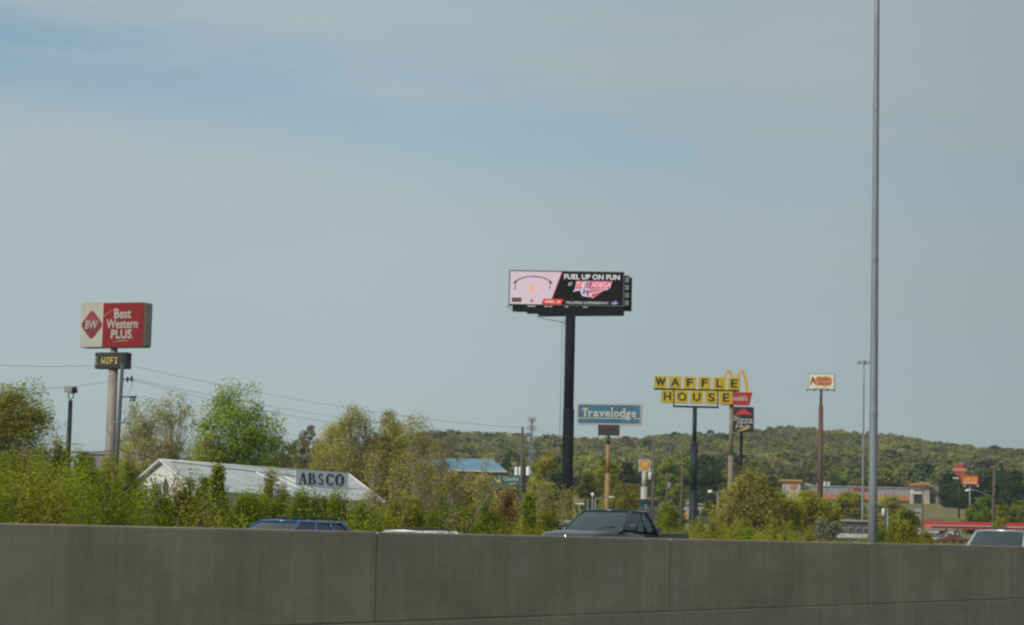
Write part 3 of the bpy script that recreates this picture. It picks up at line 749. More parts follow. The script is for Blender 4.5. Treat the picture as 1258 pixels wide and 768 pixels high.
# yellow letter tiles
def waffle_sign():
    Y = 270; root, zt, s = stand('letter_tile_sign', 'two rows of yellow letter tiles on a tall dark green pole', 853.5, 463, Y)
    X = lambda px: (px - 853.5) / s; Z = lambda py: zt - (py - 463) / s
    yel = mat('tile_yellow', (.48, .345, .01), .4, noise=.14, nscale=1.2, stretch=(2, 2, .7)); tk = mat('tile_black', (.02, .018, .012), .5); ed = mat('tile_edge', (.30, .26, .08), .5)
    fr = mat('sign_frame_green', (.010, .022, .028), .6, 0.0, .25, noise=.2, nscale=1)
    def row(txt, x0, pit, zc, w, h):
        for i, ch in enumerate(txt):
            cx = X(x0 + pit * i); mb = MB(); mb.box((cx, 0, Z(zc)), (w / s, .5, h / s), bev=.05); t = mb.build('letter_tile', yel, root)
            bw = {'W': .84, 'A': .74, 'F': .54, 'L': .52, 'E': .54, 'H': .58, 'O': .72, 'U': .60, 'S': .58}[ch]
            l = MB(); l.text(ch, cx - bw * w / s / 2, cx + bw * w / s / 2, Z(zc + h * .31), Z(zc - h * .35), -.25, .03, .05 if ch == 'W' else .02); l.build('letter', tk, t)
    row('WAFFLE', 811.3, 18.12, 470.6, 15.0, 15.2); row('HOUSE', 820.0, 18.05, 488.2, 15.4, 15.6)
    f = MB(); f.box((X(856), 0, Z(479.2)), ((909 - 804) / s, .36, .14))
    for px in (828.6, 882.7): f.box((X(px), .32, Z(489.5)), (.15, .12, (500.6 - 478) / s))
    f.box((X(855.7), .32, Z(499.8)), ((883.6 - 827.9) / s, .3, .2)); f.build('frame', fr, root)
    pl = MB(); zj = Z(547)
    pl.tube([(0.1, .32, -.5), (.1, .32, Z(602))], .50, 18); pl.tube([(.1, .32, Z(602.2)), (.1, .32, zj)], .41, 18); pl.tube([(.1, .32, zj), (.1, .32, zj + .4)], [.41, .27], 18); pl.tube([(.1, .32, zj + .38), (.1, .32, Z(500.3))], .25, 16); pl.build('pole', fr, root)
waffle_sign()

# red panel with tall golden arches, partly behind the tiles
def arch_sign():
    Y = 300; root, zt, s = stand('arches_sign', 'red panel sign with tall golden arches, standing half behind yellow tiles', 903.5, 455, Y)
    X = lambda px: (px - 903.5) / s; Z = lambda py: zt - (py - 455) / s
    gold = mat('arch_gold', (.58, .36, .05), .4, noise=.1, nscale=1)
    for c0, hw in ((895.2, 8.6), (911.2, 8.6)):
        mb = MB(); n = 26; rings = []
        for k in range(n + 1):
            t = k / n; x = c0 + hw * (2 * t - 1); q = abs(2 * t - 1)
            py = 455.3 + 29 * q ** 2.4
            wd = 1.6 + .7 * q
            ang = math.atan2(29 * 2.4 * q ** 1.4 * (1 if t > .5 else -1), hw)
            nx, nz = math.sin(ang), math.cos(ang)
            p = (X(x), Z(py)); o = wd / s
            A = (p[0] + nx * o * .5, p[1] + nz * o * .5); B = (p[0] - nx * o, p[1] - nz * o)
            rings.append([Vector((A[0], -.3, A[1])), Vector((A[0], .3, A[1])), Vector((B[0], .3, B[1])), Vector((B[0], -.3, B[1]))])
        mb.loft(rings, smooth=False); mb.build('arch', gold, root, fix=True)
    pan = [(X(887), Z(498)), (X(920), Z(498)), (X(922.6), Z(482)), (X(884.5), Z(482))]
    MB().prism(pan, -.42, .42).build('panel', mat('panel_red', (.40, .022, .022), .4, noise=.08, nscale=1), root, fix=True)
    l = MB(); l.text("McDonald's", X(884.9), X(918.4), Z(492.6), Z(485.9), -.42, .03, .035); l.build('lettering', WHITE, root)
    e = MB(); e.prism([(X(920.2), Z(498)), (X(920.9), Z(498)), (X(924.3), Z(482)), (X(922.8), Z(482))], -.38, .6); e.build('panel_edge', mat('edge_grey_red', (.16, .05, .05), .5), root, fix=True)
    pm = mat('brown_grey_pole', (.19, .15, .125), .6, noise=.15, nscale=1)
    pl = MB(); pl.tube([(X(899.5), .2, -.5), (X(899.5), .2, Z(560))], .34, 14); pl.tube([(X(899.5), .2, Z(560.2)), (X(899.5), .2, Z(497))], .27, 14); pl.build('pole', pm, root)
arch_sign()

def pizza_sign():
    Y = 320; root, zc, s = stand('pizza_sign', 'square black pizza sign with a red roof emblem below the red panel', 911.5, 515.5, Y, R(4))
    X = lambda px: (px - 911.5) / s; Z = lambda py: zc - (py - 515.5) / s
    MB().prism(rounded(29 / s, 31 / s, .25, 0, zc), -.3, .3).build('cabinet', mat('sign_black', (.016, .02, .024), .4), root, fix=True)
    hat = [(899.5, 512.2), (905.5, 508.2), (908, 504), (910, 502.8), (914, 502.6), (916.5, 503.6), (919, 506.3), (924.6, 509.2), (923.5, 510), (917, 509.2), (909, 509.5), (903, 511.3)]
    MB().prism([(X(x), Z(y)) for x, y in hat], -.34, -.28).build('roof_emblem', mat('emblem_bright_red', (.48, .035, .025), .4), root, fix=True)
    l = MB(); l.text('Pizza', X(899.2), X(924.6), Z(520.3), Z(511.8), -.3, .03, .012, .12); l.text('Hut', X(903.6), X(920.5), Z(527), Z(520.4), -.3, .03, .012, .2); l.build('lettering', WHITE, root)
    MB().prism([(X(905), Z(529.6)), (X(913), Z(527.2)), (X(921.5), Z(523.3)), (X(921.5), Z(525.3)), (X(914), Z(528.9)), (X(907), Z(530.3))], -.34, -.28).build('underline', mat('underline_yellow', (.50, .30, .03), .4), root, fix=True)
    pl = MB(); pl.tube([(-.05, 0, -.5), (-.05, 0, Z(530.8))], .20, 14); pl.build('pole', STEEL_DK, root)
pizza_sign()

def fuel_sign():
    Y = 500; root, zc, s = stand('fuel_sign', 'small white square sign with yellow and red shell emblem on pale post', 791.8, 571.8, Y)
    X = lambda px: (px - 791.8) / s; Z = lambda py: zc - (py - 571.8) / s
    MB().prism(rounded(14.6 / s, 15 / s, .18, 0, zc), -.35, .35).build('cabinet', WHITE, root, fix=True)
    def fan(r, sx=1.0):
        pts = []
        for k in range(29):
            t = R(-62 + 304 * k / 28); q = r * (1 + .035 * math.cos(7 * (t - R(90))))
            pts.append((q * math.cos(t) * sx, zc + .08 + q * math.sin(t)))
        pts += [(-.28 * r, zc + .08 - 1.02 * r), (.28 * r, zc + .08 - 1.02 * r)]
        return pts
    em = MB().prism(fan(1.02), -.38, -.33).build('emblem', mat('shell_red', (.50, .09, .03), .4), root, fix=True)
    MB().prism(fan(.80), -.41, -.36).build('emblem_fill', mat('shell_yellow', (.68, .40, .04), .4), em, fix=True)
    rb = MB()
    for k in range(7):
        t = R(35 + 110 * k / 6); c, s_ = math.cos(t), math.sin(t); q = .022
        rb.prism([(-s_ * q, zc - .6 + c * q), (s_ * q, zc - .6 - c * q), (c * 1.25 + s_ * q, zc - .6 + s_ * 1.25 - c * q), (c * 1.25 - s_ * q, zc - .6 + s_ * 1.25 + c * q)], -.43, -.40)
    rb.build('emblem_rib', em.data.materials[0], em, fix=True)
    pl = MB(); pl.tube([(0, 0, -1), (0, 0, Z(598))], .70, 14); pl.tube([(0, 0, Z(598.3)), (0, 0, Z(579))], .50, 14); pl.build('post', WHITE, root)
fuel_sign()

def barrel_sign():
    Y = 480; root, zc, s = stand('restaurant_sign', 'cream rectangular sign with orange barrel logo on a tall rust red pole', 1009.5, 469.3, Y, R(10))
    X = lambda px: (px - 1009.5) / s; Z = lambda py: zc - (py - 469.3) / s
    w, h = 31.6 / s, 19.6 / s
    mb = MB(); mb.box((0, 0, zc), (w, 1.5, h), bev=.04); mb.build('cabinet', mat('cabinet_dark', (.055, .055, .05), .6), root)
    mb = MB(); mb.box((0, -.76, zc), (w - .2, .06, h - .25)); mb.build('face', CREAM, root)
    org = mat('logo_orange', (.55, .20, .06), .5, noise=.15, nscale=2); br = mat('logo_brown', (.16, .06, .03), .5)
    blob = [(X(1000.5 + 11 * 0), Z(475.5))]
    blob = [(1001, 472.5), (1001.5, 466), (1005, 462.5), (1010, 463.3), (1015, 462.2), (1020, 463), (1022.5, 467), (1021.8, 471.5), (1018, 474.2), (1012, 475.2), (1008, 473), (1004, 475)]
    MB().prism([(X(x), Z(y)) for x, y in blob], -.82, -.77).build('logo_blob', org, root, fix=True)
    fig = [(995.5, 474), (996, 470), (997.2, 466), (998.4, 462.5), (1000, 464), (1001.2, 468), (1002.6, 472.5), (1001.2, 473), (999.6, 469.5), (998, 470), (997, 474)]
    MB().prism([(X(x), Z(y)) for x, y in fig], -.83, -.77).build('logo_figure', br, root, fix=True)
    l = MB(); l.text('Cracker', X(1004), X(1020.5), Z(468.2), Z(463.8), -.82, .03, .01, .1); l.text('Barrel', X(1006.5), X(1021), Z(473.6), Z(469.2), -.82, .03, .01, .1); l.build('lettering', br, root)
    l = MB(); l.box((X(1009), -.80, Z(477)), (18 / s, .03, .09)); l.build('rule', br, root)
    for px in (992.3, 1000.8, 1017.2, 1025.5):
        k = MB(); k.tube([(X(px), -.7, Z(478.6)), (X(px), -1.6, Z(480.2))], .04, 5); k.box((X(px), -1.75, Z(480.5)), (.34, .4, .26), bev=.03); k.build('spotlight', STEEL_DK, root)
    rp = mat('rust_pole_paint', (.10, .035, .026), .6, noise=.2, nscale=.8)
    pl = MB(); zj = Z(499); pl.tube([(-.1, 0, -1), (-.1, 0, zj)], [.62, .46], 16); pl.tube([(-.1, 0, zj), (-.1, 0, zj + .4)], [.42, .28], 16); pl.tube([(-.1, 0, zj + .38), (-.1, 0, Z(479))], .27, 14); pl.build('pole', rp, root)
barrel_sign()

def round_red_sign():
    Y = 520; root, zc, s = stand('round_sign', 'small red round sign crossed by a white name band, near the right edge', 1178.5, 577.5, Y)
    X = lambda px: (px - 1178.5) / s; Z = lambda py: zc - (py - 577.5) / s
    t = [(1.3 * math.cos(R(22.5 + 45 * k)), zc + 1.35 * math.sin(R(22.5 + 45 * k))) for k in range(8)]
    MB().prism(t, -.25, .25).build('disc', mat('disc_red', (.46, .05, .03), .4), root, fix=True)
    MB().box((0, -.1, Z(577.5)), (15.5 / s, .6, 3.0 / s), bev=.04).build('name_band', WHITE, root)
    dk = MB(); rg = random.Random(4); x = -1.25
    while x < 1.15:
        w = rg.uniform(.10, .2); dk.box((x + w / 2, -.41, zc), (w, .02, .26)); x += w + .07
    dk.build('band_marks', mat('mark_red', (.5, .22, .2), .5), root)
    MB().box((X(1174.4), 0, Z(587.5)), (7.5 / s, .3, 1.9 / s), bev=.03).build('reader_strip', mat('strip_grey', (.45, .45, .43), .5), root)
    pl = MB(); pl.tube([(0, .1, -1), (0, .1, Z(584))], .2, 12); pl.build('pole', STEEL_DK, root)
round_red_sign()
def orange_sign():
    Y = 500; root, zc, s = stand('orange_sign', 'small orange and red rectangular sign on a thin grey pole near right edge', 1191.5, 590, Y, R(5))
    X = lambda px: (px - 1191.5) / s; Z = lambda py: zc - (py - 590) / s
    MB().box((0, 0, zc), (20 / s, .6, 11.2 / s), bev=.08).build('cabinet', mat('cabinet_red', (.50, .07, .02), .4), root)
    MB().prism([(X(1183), Z(591.5)), (X(1200), Z(591.5)), (X(1200), Z(588)), (X(1197), Z(586)), (X(1193), Z(587.2)), (X(1189), Z(585.8)), (X(1184), Z(588))], -.33, -.28).build('orange_band', mat('band_orange', (.62, .25, .02), .4), root, fix=True)
    dk = MB(); rg = random.Random(9); x = X(1184)
    while x < X(1199): w = rg.uniform(.14, .26); dk.box((x + w / 2, -.31, Z(593)), (w, .03, .34)); x += w + .08
    dk.build('lettering_marks', mat('mark_pale', (.62, .48, .40), .5), root)
    for px in (1185, 1201): MB().box((X(px), -.3, Z(597)), (.5, .5, .3), bev=.05).build('floodlight', WHITE, root)
    pl = MB(); pl.tube([(0.02, .1, -1), (.02, .1, Z(595))], .13, 10); pl.build('pole', STEEL, root)
orange_sign()

def green_sign():
    Y = 430; root, zc, s = stand('inn_sign', 'long green sign with yellow swoosh and white lettering behind bare saplings', 623, 590, Y, R(6))
    X = lambda px: (px - 623) / s; Z = lambda py: zc - (py - 590) / s
    MB().prism(rounded(35 / s, 12.5 / s, .15, 0, zc), -.25, .25).build('cabinet', mat('sign_green', (.010, .085, .07), .45, noise=.12, nscale=.8), root, fix=True)
    MB().prism([(X(606.5), Z(586.6)), (X(608), Z(587)), (X(611), Z(591.2)), (X(613.5), Z(588)), (X(613.3), Z(584.3)), (X(614.3), Z(584.5)), (X(614.5), Z(590)), (X(616), Z(592.8)), (X(613.8), Z(592.8)), (X(612), Z(593.3)), (X(609.5), Z(591))], -.29, -.24).build('swoosh', mat('swoosh_yellow', (.58, .42, .08), .45), root, fix=True)
    l = MB(); l.text('Quality', X(618.3), X(637.6), Z(592.2), Z(585.6), -.25, .04, .025); l.box((X(630), -.27, Z(594)), (8 / s, .03, .2)); l.build('lettering', WHITE, root)
    pl = MB()
    for dx in (-1.4, 1.4): pl.tube([(dx, 0, -1), (dx, 0, zc - .8)], .14, 10)
    pl.build('post', STEEL_DK, root)
green_sign()

def small_teal_sign():
    Y = 330; root, zc, s = stand('street_sign', 'small teal and white street sign on a thin post under the shell emblem', 790, 622, Y)
    MB().box((0, 0, zc + .14), (1.1, .06, .28)).build('teal_plate', mat('plate_teal', (.05, .26, .24), .5), root)
    MB().box((0, 0, zc - .14), (.95, .06, .22)).build('white_plate', WHITE, root)
    MB().tube([(0, .06, -.3), (0, .06, zc + .3)], .05, 8).build('post', STEEL, root)
small_teal_sign()
def small_orange_sign():
    Y = 285; root, zc, s = stand('work_sign', 'little orange and white roadwork sign at the foot of the dark green pole', 842.8, 634.5, Y)
    MB().box((0, 0, zc + .15), (.5, .06, .42)).build('orange_plate', mat('plate_orange', (.60, .22, .03), .5), root)
    MB().box((0, 0, zc - .22), (.5, .06, .26)).build('white_plate', WHITE, root)
    MB().tube([(0, .06, -.3), (0, .06, zc + .3)], .04, 8).build('post', STEEL, root)
small_orange_sign()
# ------------------------------------------------------------------ masts, lamp posts, utility poles
def high_mast(label, px, pyb, Y, H, r0, r1, group='tall highway light masts'):
    p = at(px, pyb, Y); g = ground_z(p.x, Y)
    root = thing('high_mast_light', label, 'light mast', (p.x, Y, g), 0, group)
    mb = MB(); n = 7
    mb.tube([(0, 0, -.3 + (H + .3) * k / n) for k in range(n + 1)], [r0 + (r1 - r0) * k / n for k in range(n + 1)], 20); 
    for k in range(1, 4): h_ = H * k / 4.2; rr_ = r0 + (r1 - r0) * h_ / H; mb.tube([(0, 0, h_), (0, 0, h_ + .02), (0, 0, h_ + .5), (0, 0, h_ + .52)], [rr_, rr_ * 1.018, rr_ * 1.018, rr_], 20)
    mb.build('mast', STEEL, root)
    MB().box((0, -r0 * .96, .9), (.26, .08, .5), bev=.02).build('hand_hole_cover', STEEL_DK, root)
    mb = MB(); mb.lathe([(r1 + .28, H - .55), (r1 + .42, H - .5), (r1 + .42, H - .35), (r1 + .1, H - .1), (r1 * .5, H + .1)], n=16); mb.build('lamp_ring', STEEL, root)
    for k in range(6):
        t = 2 * math.pi * (k + .3) / 6; c, s_ = math.cos(t), math.sin(t)
        l = MB(); l.tube([(c * .3, s_ * .3, H - .45), (c * 1.0, s_ * 1.0, H - .4)], .05, 6); l.lathe([(.34, -.28), (.36, -.12), (.22, .12), (.1, .2)], (c * 1.05, s_ * 1.05, H - .42), 12); l.build('luminaire', STEEL, root)
    return root
high_mast('thick galvanised light mast rising out of the top of the picture', 1072, 660, 140, 38.5, .275, .135)
high_mast('slim light mast with a lamp ring on top, just beside the thick mast', 1059.5, 658, 415, (HZ(1061) - 441) / FPX * 415 - .2 + CAM_Z - ground_z(61, 415), .235, .125)

def flood_post():
    Y = 170; root, zc, s = stand('floodlight_post', 'dark lamp post with two tilted floodlights left of the motel sign', 87.5, 480, Y)
    X = lambda px: (px - 87.5) / s; Z = lambda py: zc - (py - 480) / s
    MB().tube([(-.06, 0, -.3), (-.02, 0, Z(492))], [.22, .15], 12).build('post', STEEL_DK, root)
    MB().tube([(-.17, 0, Z(482.5)), (-.19, 0, Z(488)), (-.02, 0, Z(491.5)), (.17, 0, Z(488)), (.17, 0, Z(482))], .045, 8).build('yoke', STEEL_DK, root)
    M = Matrix.Translation((-.16, -.1, Z(479))) @ Matrix.Rotation(R(8), 4, 'Y')
    hd = MB(); hd.box((0, 0, 0), (.62, .5, .38), bev=.06, M=M); f1 = hd.build('floodlight', mat('lamp_grey', (.17, .16, .15), .5), root)
    MB().box((-.02, -.26, -.02), (.52, .02, .28), M=M).build('lens', mat('lens_grey', (.32, .30, .27), .3), f1)
    M = Matrix.Translation((.18, .1, Z(479.2))) @ Matrix.Rotation(R(-10), 4, 'Y')
    hd = MB(); hd.box((0, 0, 0), (.44, .5, .44), bev=.06, M=M); hd.build('floodlight', STEEL_DK, root)
flood_post()

UP = {}
def utility_pole(key, label, px, pyt, Y, r=.16, arms=(), xf=(), group='wooden utility poles', lean=0.0, mt=None):
    p = at(px, pyt, Y); g = ground_z(p.x, Y); H = p.z - g
    root = thing('utility_pole', label, 'utility pole', (p.x, Y, g), 0, group)
    MB().tube([(-lean * H, 0, -.5), (-lean * H * .5, 0, H * .5), (0, 0, H)], [r * 1.25, r, r * .8], 12).build('pole', mt or POLEWOOD, root)
    for (dz, x0, x1) in arms:
        a = MB(); a.box(((x0 + x1) / 2, -.12, H - dz), (x1 - x0, .1, .11)); arm = a.build('crossarm', POLEWOOD, root)
        i = MB()
        for xx in (x0 + .08, x1 - .08): i.lathe([(.05, 0), (.07, .08), (.04, .18)], (xx, -.12, H - dz + .055), 8)
        i.build('insulator', mat('insulator_grey', (.28, .28, .27), .3), arm)
    for (dz, dx, mtl) in xf:
        t = MB(); t.lathe([(.22, 0), (.27, .05), (.27, .85), (.22, .95), (.1, 1.0)], (dx, -.22, H - dz), 14); t.box((dx / 2, -.12, H - dz + .5), (abs(dx), .06, .1)); t.build('transformer', mtl, root)
    UP[key] = (Vector((p.x, Y, g)), H); return root, H
XFW = mat('transformer_white', (.55, .56, .55), .4); XFG = mat('transformer_grey', (.20, .21, .21), .5)
UGREEN = mat('treated_pole_green', (.07, .085, .078), .8, noise=.2, nscale=3)
r, H = utility_pole('left', 'dark utility pole close in front of the motel sign post', 150.5, 446, 185, .17, (), (), lean=.022, mt=UGREEN)
hw = MB()
def Zp(py): return at(150, py, 185).z - UP['left'][0].z
hw.tube([(0, 0, Zp(466)), (.9, -.1, Zp(466))], .045, 6)
for dx, py in ((.45, 466), (.78, 465)): hw.lathe([(.05, -.25), (.09, -.1), (.09, .1), (.05, .2)], (dx, -.1, Zp(py)), 8)
hw.build('cutout_bracket', STEEL_DK, r); hw = MB(); hw.tube([(0, 0, Zp(487.5)), (1.0, -.1, Zp(487.5))], .05, 6)
for dx in (.72, .92, 1.05): hw.tube([(dx, -.1, Zp(493)), (dx + .08, -.1, Zp(488)), (dx + .18, -.1, Zp(486))], .05, 6)
hw.build('cutout_bracket', STEEL_DK, r)
hw = MB(); hw.tube([(-1.0, -.1, Zp(518.7)), (.75, -.1, Zp(519.5))], .05, 6)
for sx, xt in ((-1, -1.05), (1, .7)): hw.tube([(xt, 0, Zp(507)), (xt - .02 * sx, 0, Zp(528)), (xt * .6, 0, Zp(538)), (-.28, 0, Zp(547))], .05, 6)
hw.tube([(.2, -.1, Zp(519)), (.45, -.1, Zp(513))], .04, 5); hw.build('conduit_bracket', STEEL, r)

utility_pole('mid', 'bare wooden utility pole left of the black monopole', 642, 524.5, 260, .17, [(.75, -.85, .75)], [])
utility_pole('shell', 'dark utility pole with a white transformer right of the shell emblem', 803.3, 543, 330, .19, [], [(5.2, -.45, XFW)])
utility_pole('short', 'short utility pole with a grey transformer between two taller poles', 819.6, 579, 345, .15, [(.6, -.2, .6)], [(2.6, .38, XFG)])
utility_pole('green', 'tall dark utility pole just left of the dark green sign pole', 838.4, 545, 330, .17, [(2.9, -.5, .2)], [])
utility_pole('right', 'leaning grey utility pole carrying a street lamp near the right edge', 1221.5, 574, 380, .20, [(1.4, -1.9, .1), (3.9, -1.6, .2)], [], lean=.022)
utility_pole('front', 'thin utility pole rising in front of the red canopy corner', 1133.5, 598, 250, .11, [], [])
utility_pole('mall', 'short dark pole with a white lamp box below the strip mall', 1088, 606, 330, .10, [], [(3.1, -.32, XFW)])

def street_arm():
    b, H = UP['right']
    Zr = lambda py: at(1222, py, 380).z; X = lambda px: at(px, 600, 380).x
    root = thing('street_lamp', 'cobra head street lamp reaching left from the leaning utility pole', 'street lamp', (X(1222), 379.7, Zr(611)), 0)
    L = lambda px, py: (X(px) - X(1222), 0, Zr(py) - Zr(611))
    MB().tube([L(1222, 611.5), L(1213, 608.5), L(1206, 605.5), L(1198, 603), L(1192, 602.6)], .075, 8).build('arm', STEEL, root)
    MB().loft([[(L(px, py)[0], dy, L(px, py)[2] + dz * k) for dy, dz in ((-.2, 0), (-.1, .14), (.1, .14), (.2, 0), (.1, -.12), (-.1, -.12))] for px, py, k in ((1192.2, 602.7, .6), (1190, 602.9, 1.2), (1187, 603.6, 1.3), (1185.2, 604.2, .5))]).build('lamp_head', LAMPGLASS, root, fix=True)
street_arm()

def lamp_post(label, px, pyt, Y, kind, r=.06, group='small lamp posts behind the pickup'):
    p = at(px, pyt, Y); g = ground_z(p.x, Y); H = p.z - g
    root = thing('lamp_post', label, 'lamp post', (p.x, Y, g), 0, group)
    MB().tube([(0, 0, -.3), (0, 0, H)], [r * 1.2, r], 8).build('post', STEEL, root)
    if kind == 'tee':
        MB().box((0, 0, H), (.95, .25, .14), bev=.04).build('lamp_head', LAMPGLASS, root)
    elif kind == 'twin':
        MB().tube([(-.75, 0, H - .1), (.75, 0, H - .1)], .05, 6).build('arm', STEEL, root)
        for sx in (-1, 1): MB().lathe([(.12, -.2), (.38, -.08), (.38, .08), (.15, .22)], (sx * 1.05, 0, H - .02), 12).build('lamp_head', LAMPGLASS, root)
    elif kind == 'ball':
        MB().lathe([(.05, -.15), (.17, -.05), (.19, .08), (.1, .22)], (0, 0, H), 12).build('lamp_head', LAMPGLASS, root)
    elif kind == 'arm':
        MB().tube([(0, 0, H - .2), (.7, 0, H), (1.5, 0, H + .12)], .05, 6).build('arm', STEEL, root); MB().box((1.7, 0, H + .1), (.55, .25, .14), bev=.05).build('lamp_head', LAMPGLASS, root)
    elif kind == 'stub':
        MB().box((0, 0, H), (.2, .2, .1)).build('cap', STEEL, root)
    return root
lamp_post('low lamp post with a flat tee head above the pickup windscreen', 712.3, 619, 240, 'tee')
lamp_post('slim lamp post with a small round head left of the mustard post', 728, 608, 250, 'ball')
lamp_post('plain grey stub post between two small lamp posts', 722, 614, 245, 'stub')
lamp_post('lamp post whose single arm points at the mustard post', 731.5, 611.5, 255, 'arm')
lamp_post('twin headed parking lot lamp right of the dark green pole', 881.8, 604, 330, 'twin', .09, 'parking lot lamps')
lamp_post('pale parking lot lamp with a white base right of the thick mast', 1090.5, 625, 260, 'stub', .09, 'parking lot lamps')
lamp_post('thin lamp post among the yellow green bushes', 951, 606, 230, 'stub', .05, 'parking lot lamps')

# ------------------------------------------------------------------ overhead cables
def cable(label, pts, sag=0.0, r=.014, group='overhead cables'):
    P = [Vector(p) for p in pts]; out = []
    for i in range(len(P) - 1):
        n = 14
        for k in range(n + (i == len(P) - 2)):
            t = k / n; q = P[i].lerp(P[i + 1], t); q.z -= sag * 4 * t * (1 - t); out.append(q)
    o0 = out[0].copy(); mb = MB().tube([q - o0 for q in out], r, 5)
    o = mb.build('overhead_cable', WIRE, None); o.location = o0; put(o, label, 'cable', group); return o
A = lambda px, py, Y: at(px, py, Y)
cable('upper cable from the left frame edge to the message board', [A(-60, 444.8, 150), A(149.5, 447, 185)], .25)
cable('second cable below it meeting the utility pole at the left', [A(-60, 471.5, 150), A(150, 465, 185)], .55)
cable('upper of the cables sloping down from the message board to the middle pole', [A(151, 447, 185), A(641.5, 525.5, 260)], .75)
cable('upper twin cable from the utility pole bracket towards the black monopole', [A(157, 464.5, 184.8), A(647, 533, 260)], .9)
cable('lower twin cable from the utility pole bracket towards the black monopole', [A(160, 466.5, 184.8), A(636.5, 533.5, 259.8)], 1.35)
cable('low dark cable crossing in front of the left trees', [A(-60, 549, 160), A(148.5, 553.5, 184.8), A(420, 606, 205)], .25, .04)
cable('lowest dark cable drooping across the left trees', [A(-60, 557, 160), A(148, 556.5, 184.8)], .35, .035)
cable('short drop wire hanging at the utility pole bracket', [A(164, 466, 184.7), A(158, 488, 184.7)], 0, .018)
cable('cable running right from the middle pole past the lodge sign', [A(642, 525, 260), A(803, 549, 330)], .35)
cable('lower cable running right from the middle pole past the lodge sign', [A(647, 533, 260), A(803.3, 554, 330)], .4)
cable('cable between the two tall poles under the tile sign', [A(803.3, 546, 330), A(838.4, 548, 330)], .2)
cable('upper cable across the wooded hill to the leaning pole', [A(1133.5, 600, 250), A(1203, 578, 379.8)], .6, .022)
cable('lower cable across the wooded hill to the leaning pole', [A(1133.5, 606, 250), A(1207, 592, 379.8)], .6, .022)
cable('cable from the leaning pole out past the right frame edge', [A(1221, 577, 380), A(1300, 590, 340)], .4, .022)

# ------------------------------------------------------------------ far lattice tower
def lattice_tower():
    Y = 640; p = at(653.5, 514, Y); g = ground_z(p.x, Y); H = p.z - g
    root = thing('cell_tower', 'slender grey lattice phone tower with antennas behind the utility pole', 'tower', (p.x, Y, g))
    mb = MB(); n = 14
    W = lambda z: .95 - .7 * z / H
    cor = [(math.cos(R(90 + 120 * k)), math.sin(R(90 + 120 * k))) for k in range(3)]
    for c in cor: mb.tube([(c[0] * W(0), c[1] * W(0), -.5), (c[0] * W(H), c[1] * W(H), H)], .09, 5)
    for i in range(n):
        z0, z1 = H * i / n, H * (i + 1) / n
        for k in range(3):
            a, b = cor[k], cor[(k + 1) % 3]; mb.tube([(a[0] * W(z0), a[1] * W(z0), z0), (b[0] * W(z1), b[1] * W(z1), z1)], .05, 4); mb.tube([(a[0] * W(z1), a[1] * W(z1), z1), (b[0] * W(z1), b[1] * W(z1), z1)], .05, 4)
    mb.build('lattice', STEEL, root)
    for z, r_, h in ((H - .3, .95, 1.3), (H - 2.6, 1.0, 1.5), (H - 5.6, 1.0, 1.5)):
        a = MB()
        for k in range(6):
            t = R(60 * k); a.box((math.cos(t) * r_, math.sin(t) * r_, z), (.32, .2, h), rz=t); a.tube([(0, 0, z), (math.cos(t) * r_, math.sin(t) * r_, z)], .05, 4)
        a.build('antenna_ring', mat('antenna_grey', (.32, .33, .33), .5), root)
lattice_tower()

# ------------------------------------------------------------------ warehouse with lettered roof
def ribbed(name, base, dk, sc, axis=0):
    m = bpy.data.materials.new(name); m.use_nodes = True; t = m.node_tree; b = t.nodes['Principled BSDF']; L = t.links.new
    tc = t.nodes.new('ShaderNodeTexCoord'); w = t.nodes.new('ShaderNodeTexWave'); w.wave_type = 'BANDS'; w.bands_direction = 'XYZ'[axis]; w.inputs['Scale'].default_value = sc
    L(tc.outputs['Object'], w.inputs[0]); r = t.nodes.new('ShaderNodeValToRGB'); e = r.color_ramp.elements
    e[0].position = 0.02; e[0].color = (*dk, 1); e[1].position = .22; e[1].color = (*base, 1); L(w.outputs['Fac'], r.inputs[0])
    n = t.nodes.new('ShaderNodeTexNoise'); n.inputs['Scale'].default_value = .7; n.inputs['Detail'].default_value = 6; L(tc.outputs['Object'], n.inputs['Vector'])
    r2 = t.nodes.new('ShaderNodeValToRGB'); e = r2.color_ramp.elements; e[0].position = .3; e[0].color = (.82, .81, .79, 1); e[1].position = .62; e[1].color = (1, 1, 1, 1); L(n.outputs['Fac'], r2.inputs[0])
    x = t.nodes.new('ShaderNodeMixRGB'); x.blend_type = 'MULTIPLY'; x.inputs[0].default_value = 1; L(r.outputs[0], x.inputs[1]); L(r2.outputs[0], x.inputs[2]); L(x.outputs[0], b.inputs['Base Color'])
    b.inputs['Roughness'].default_value = .5
    bp = t.nodes.new('ShaderNodeBump'); bp.inputs['Strength'].default_value = .5; bp.inputs['Distance'].default_value = .03; L(w.outputs['Fac'], bp.inputs['Height']); L(bp.outputs[0], b.inputs['Normal'])
    return m
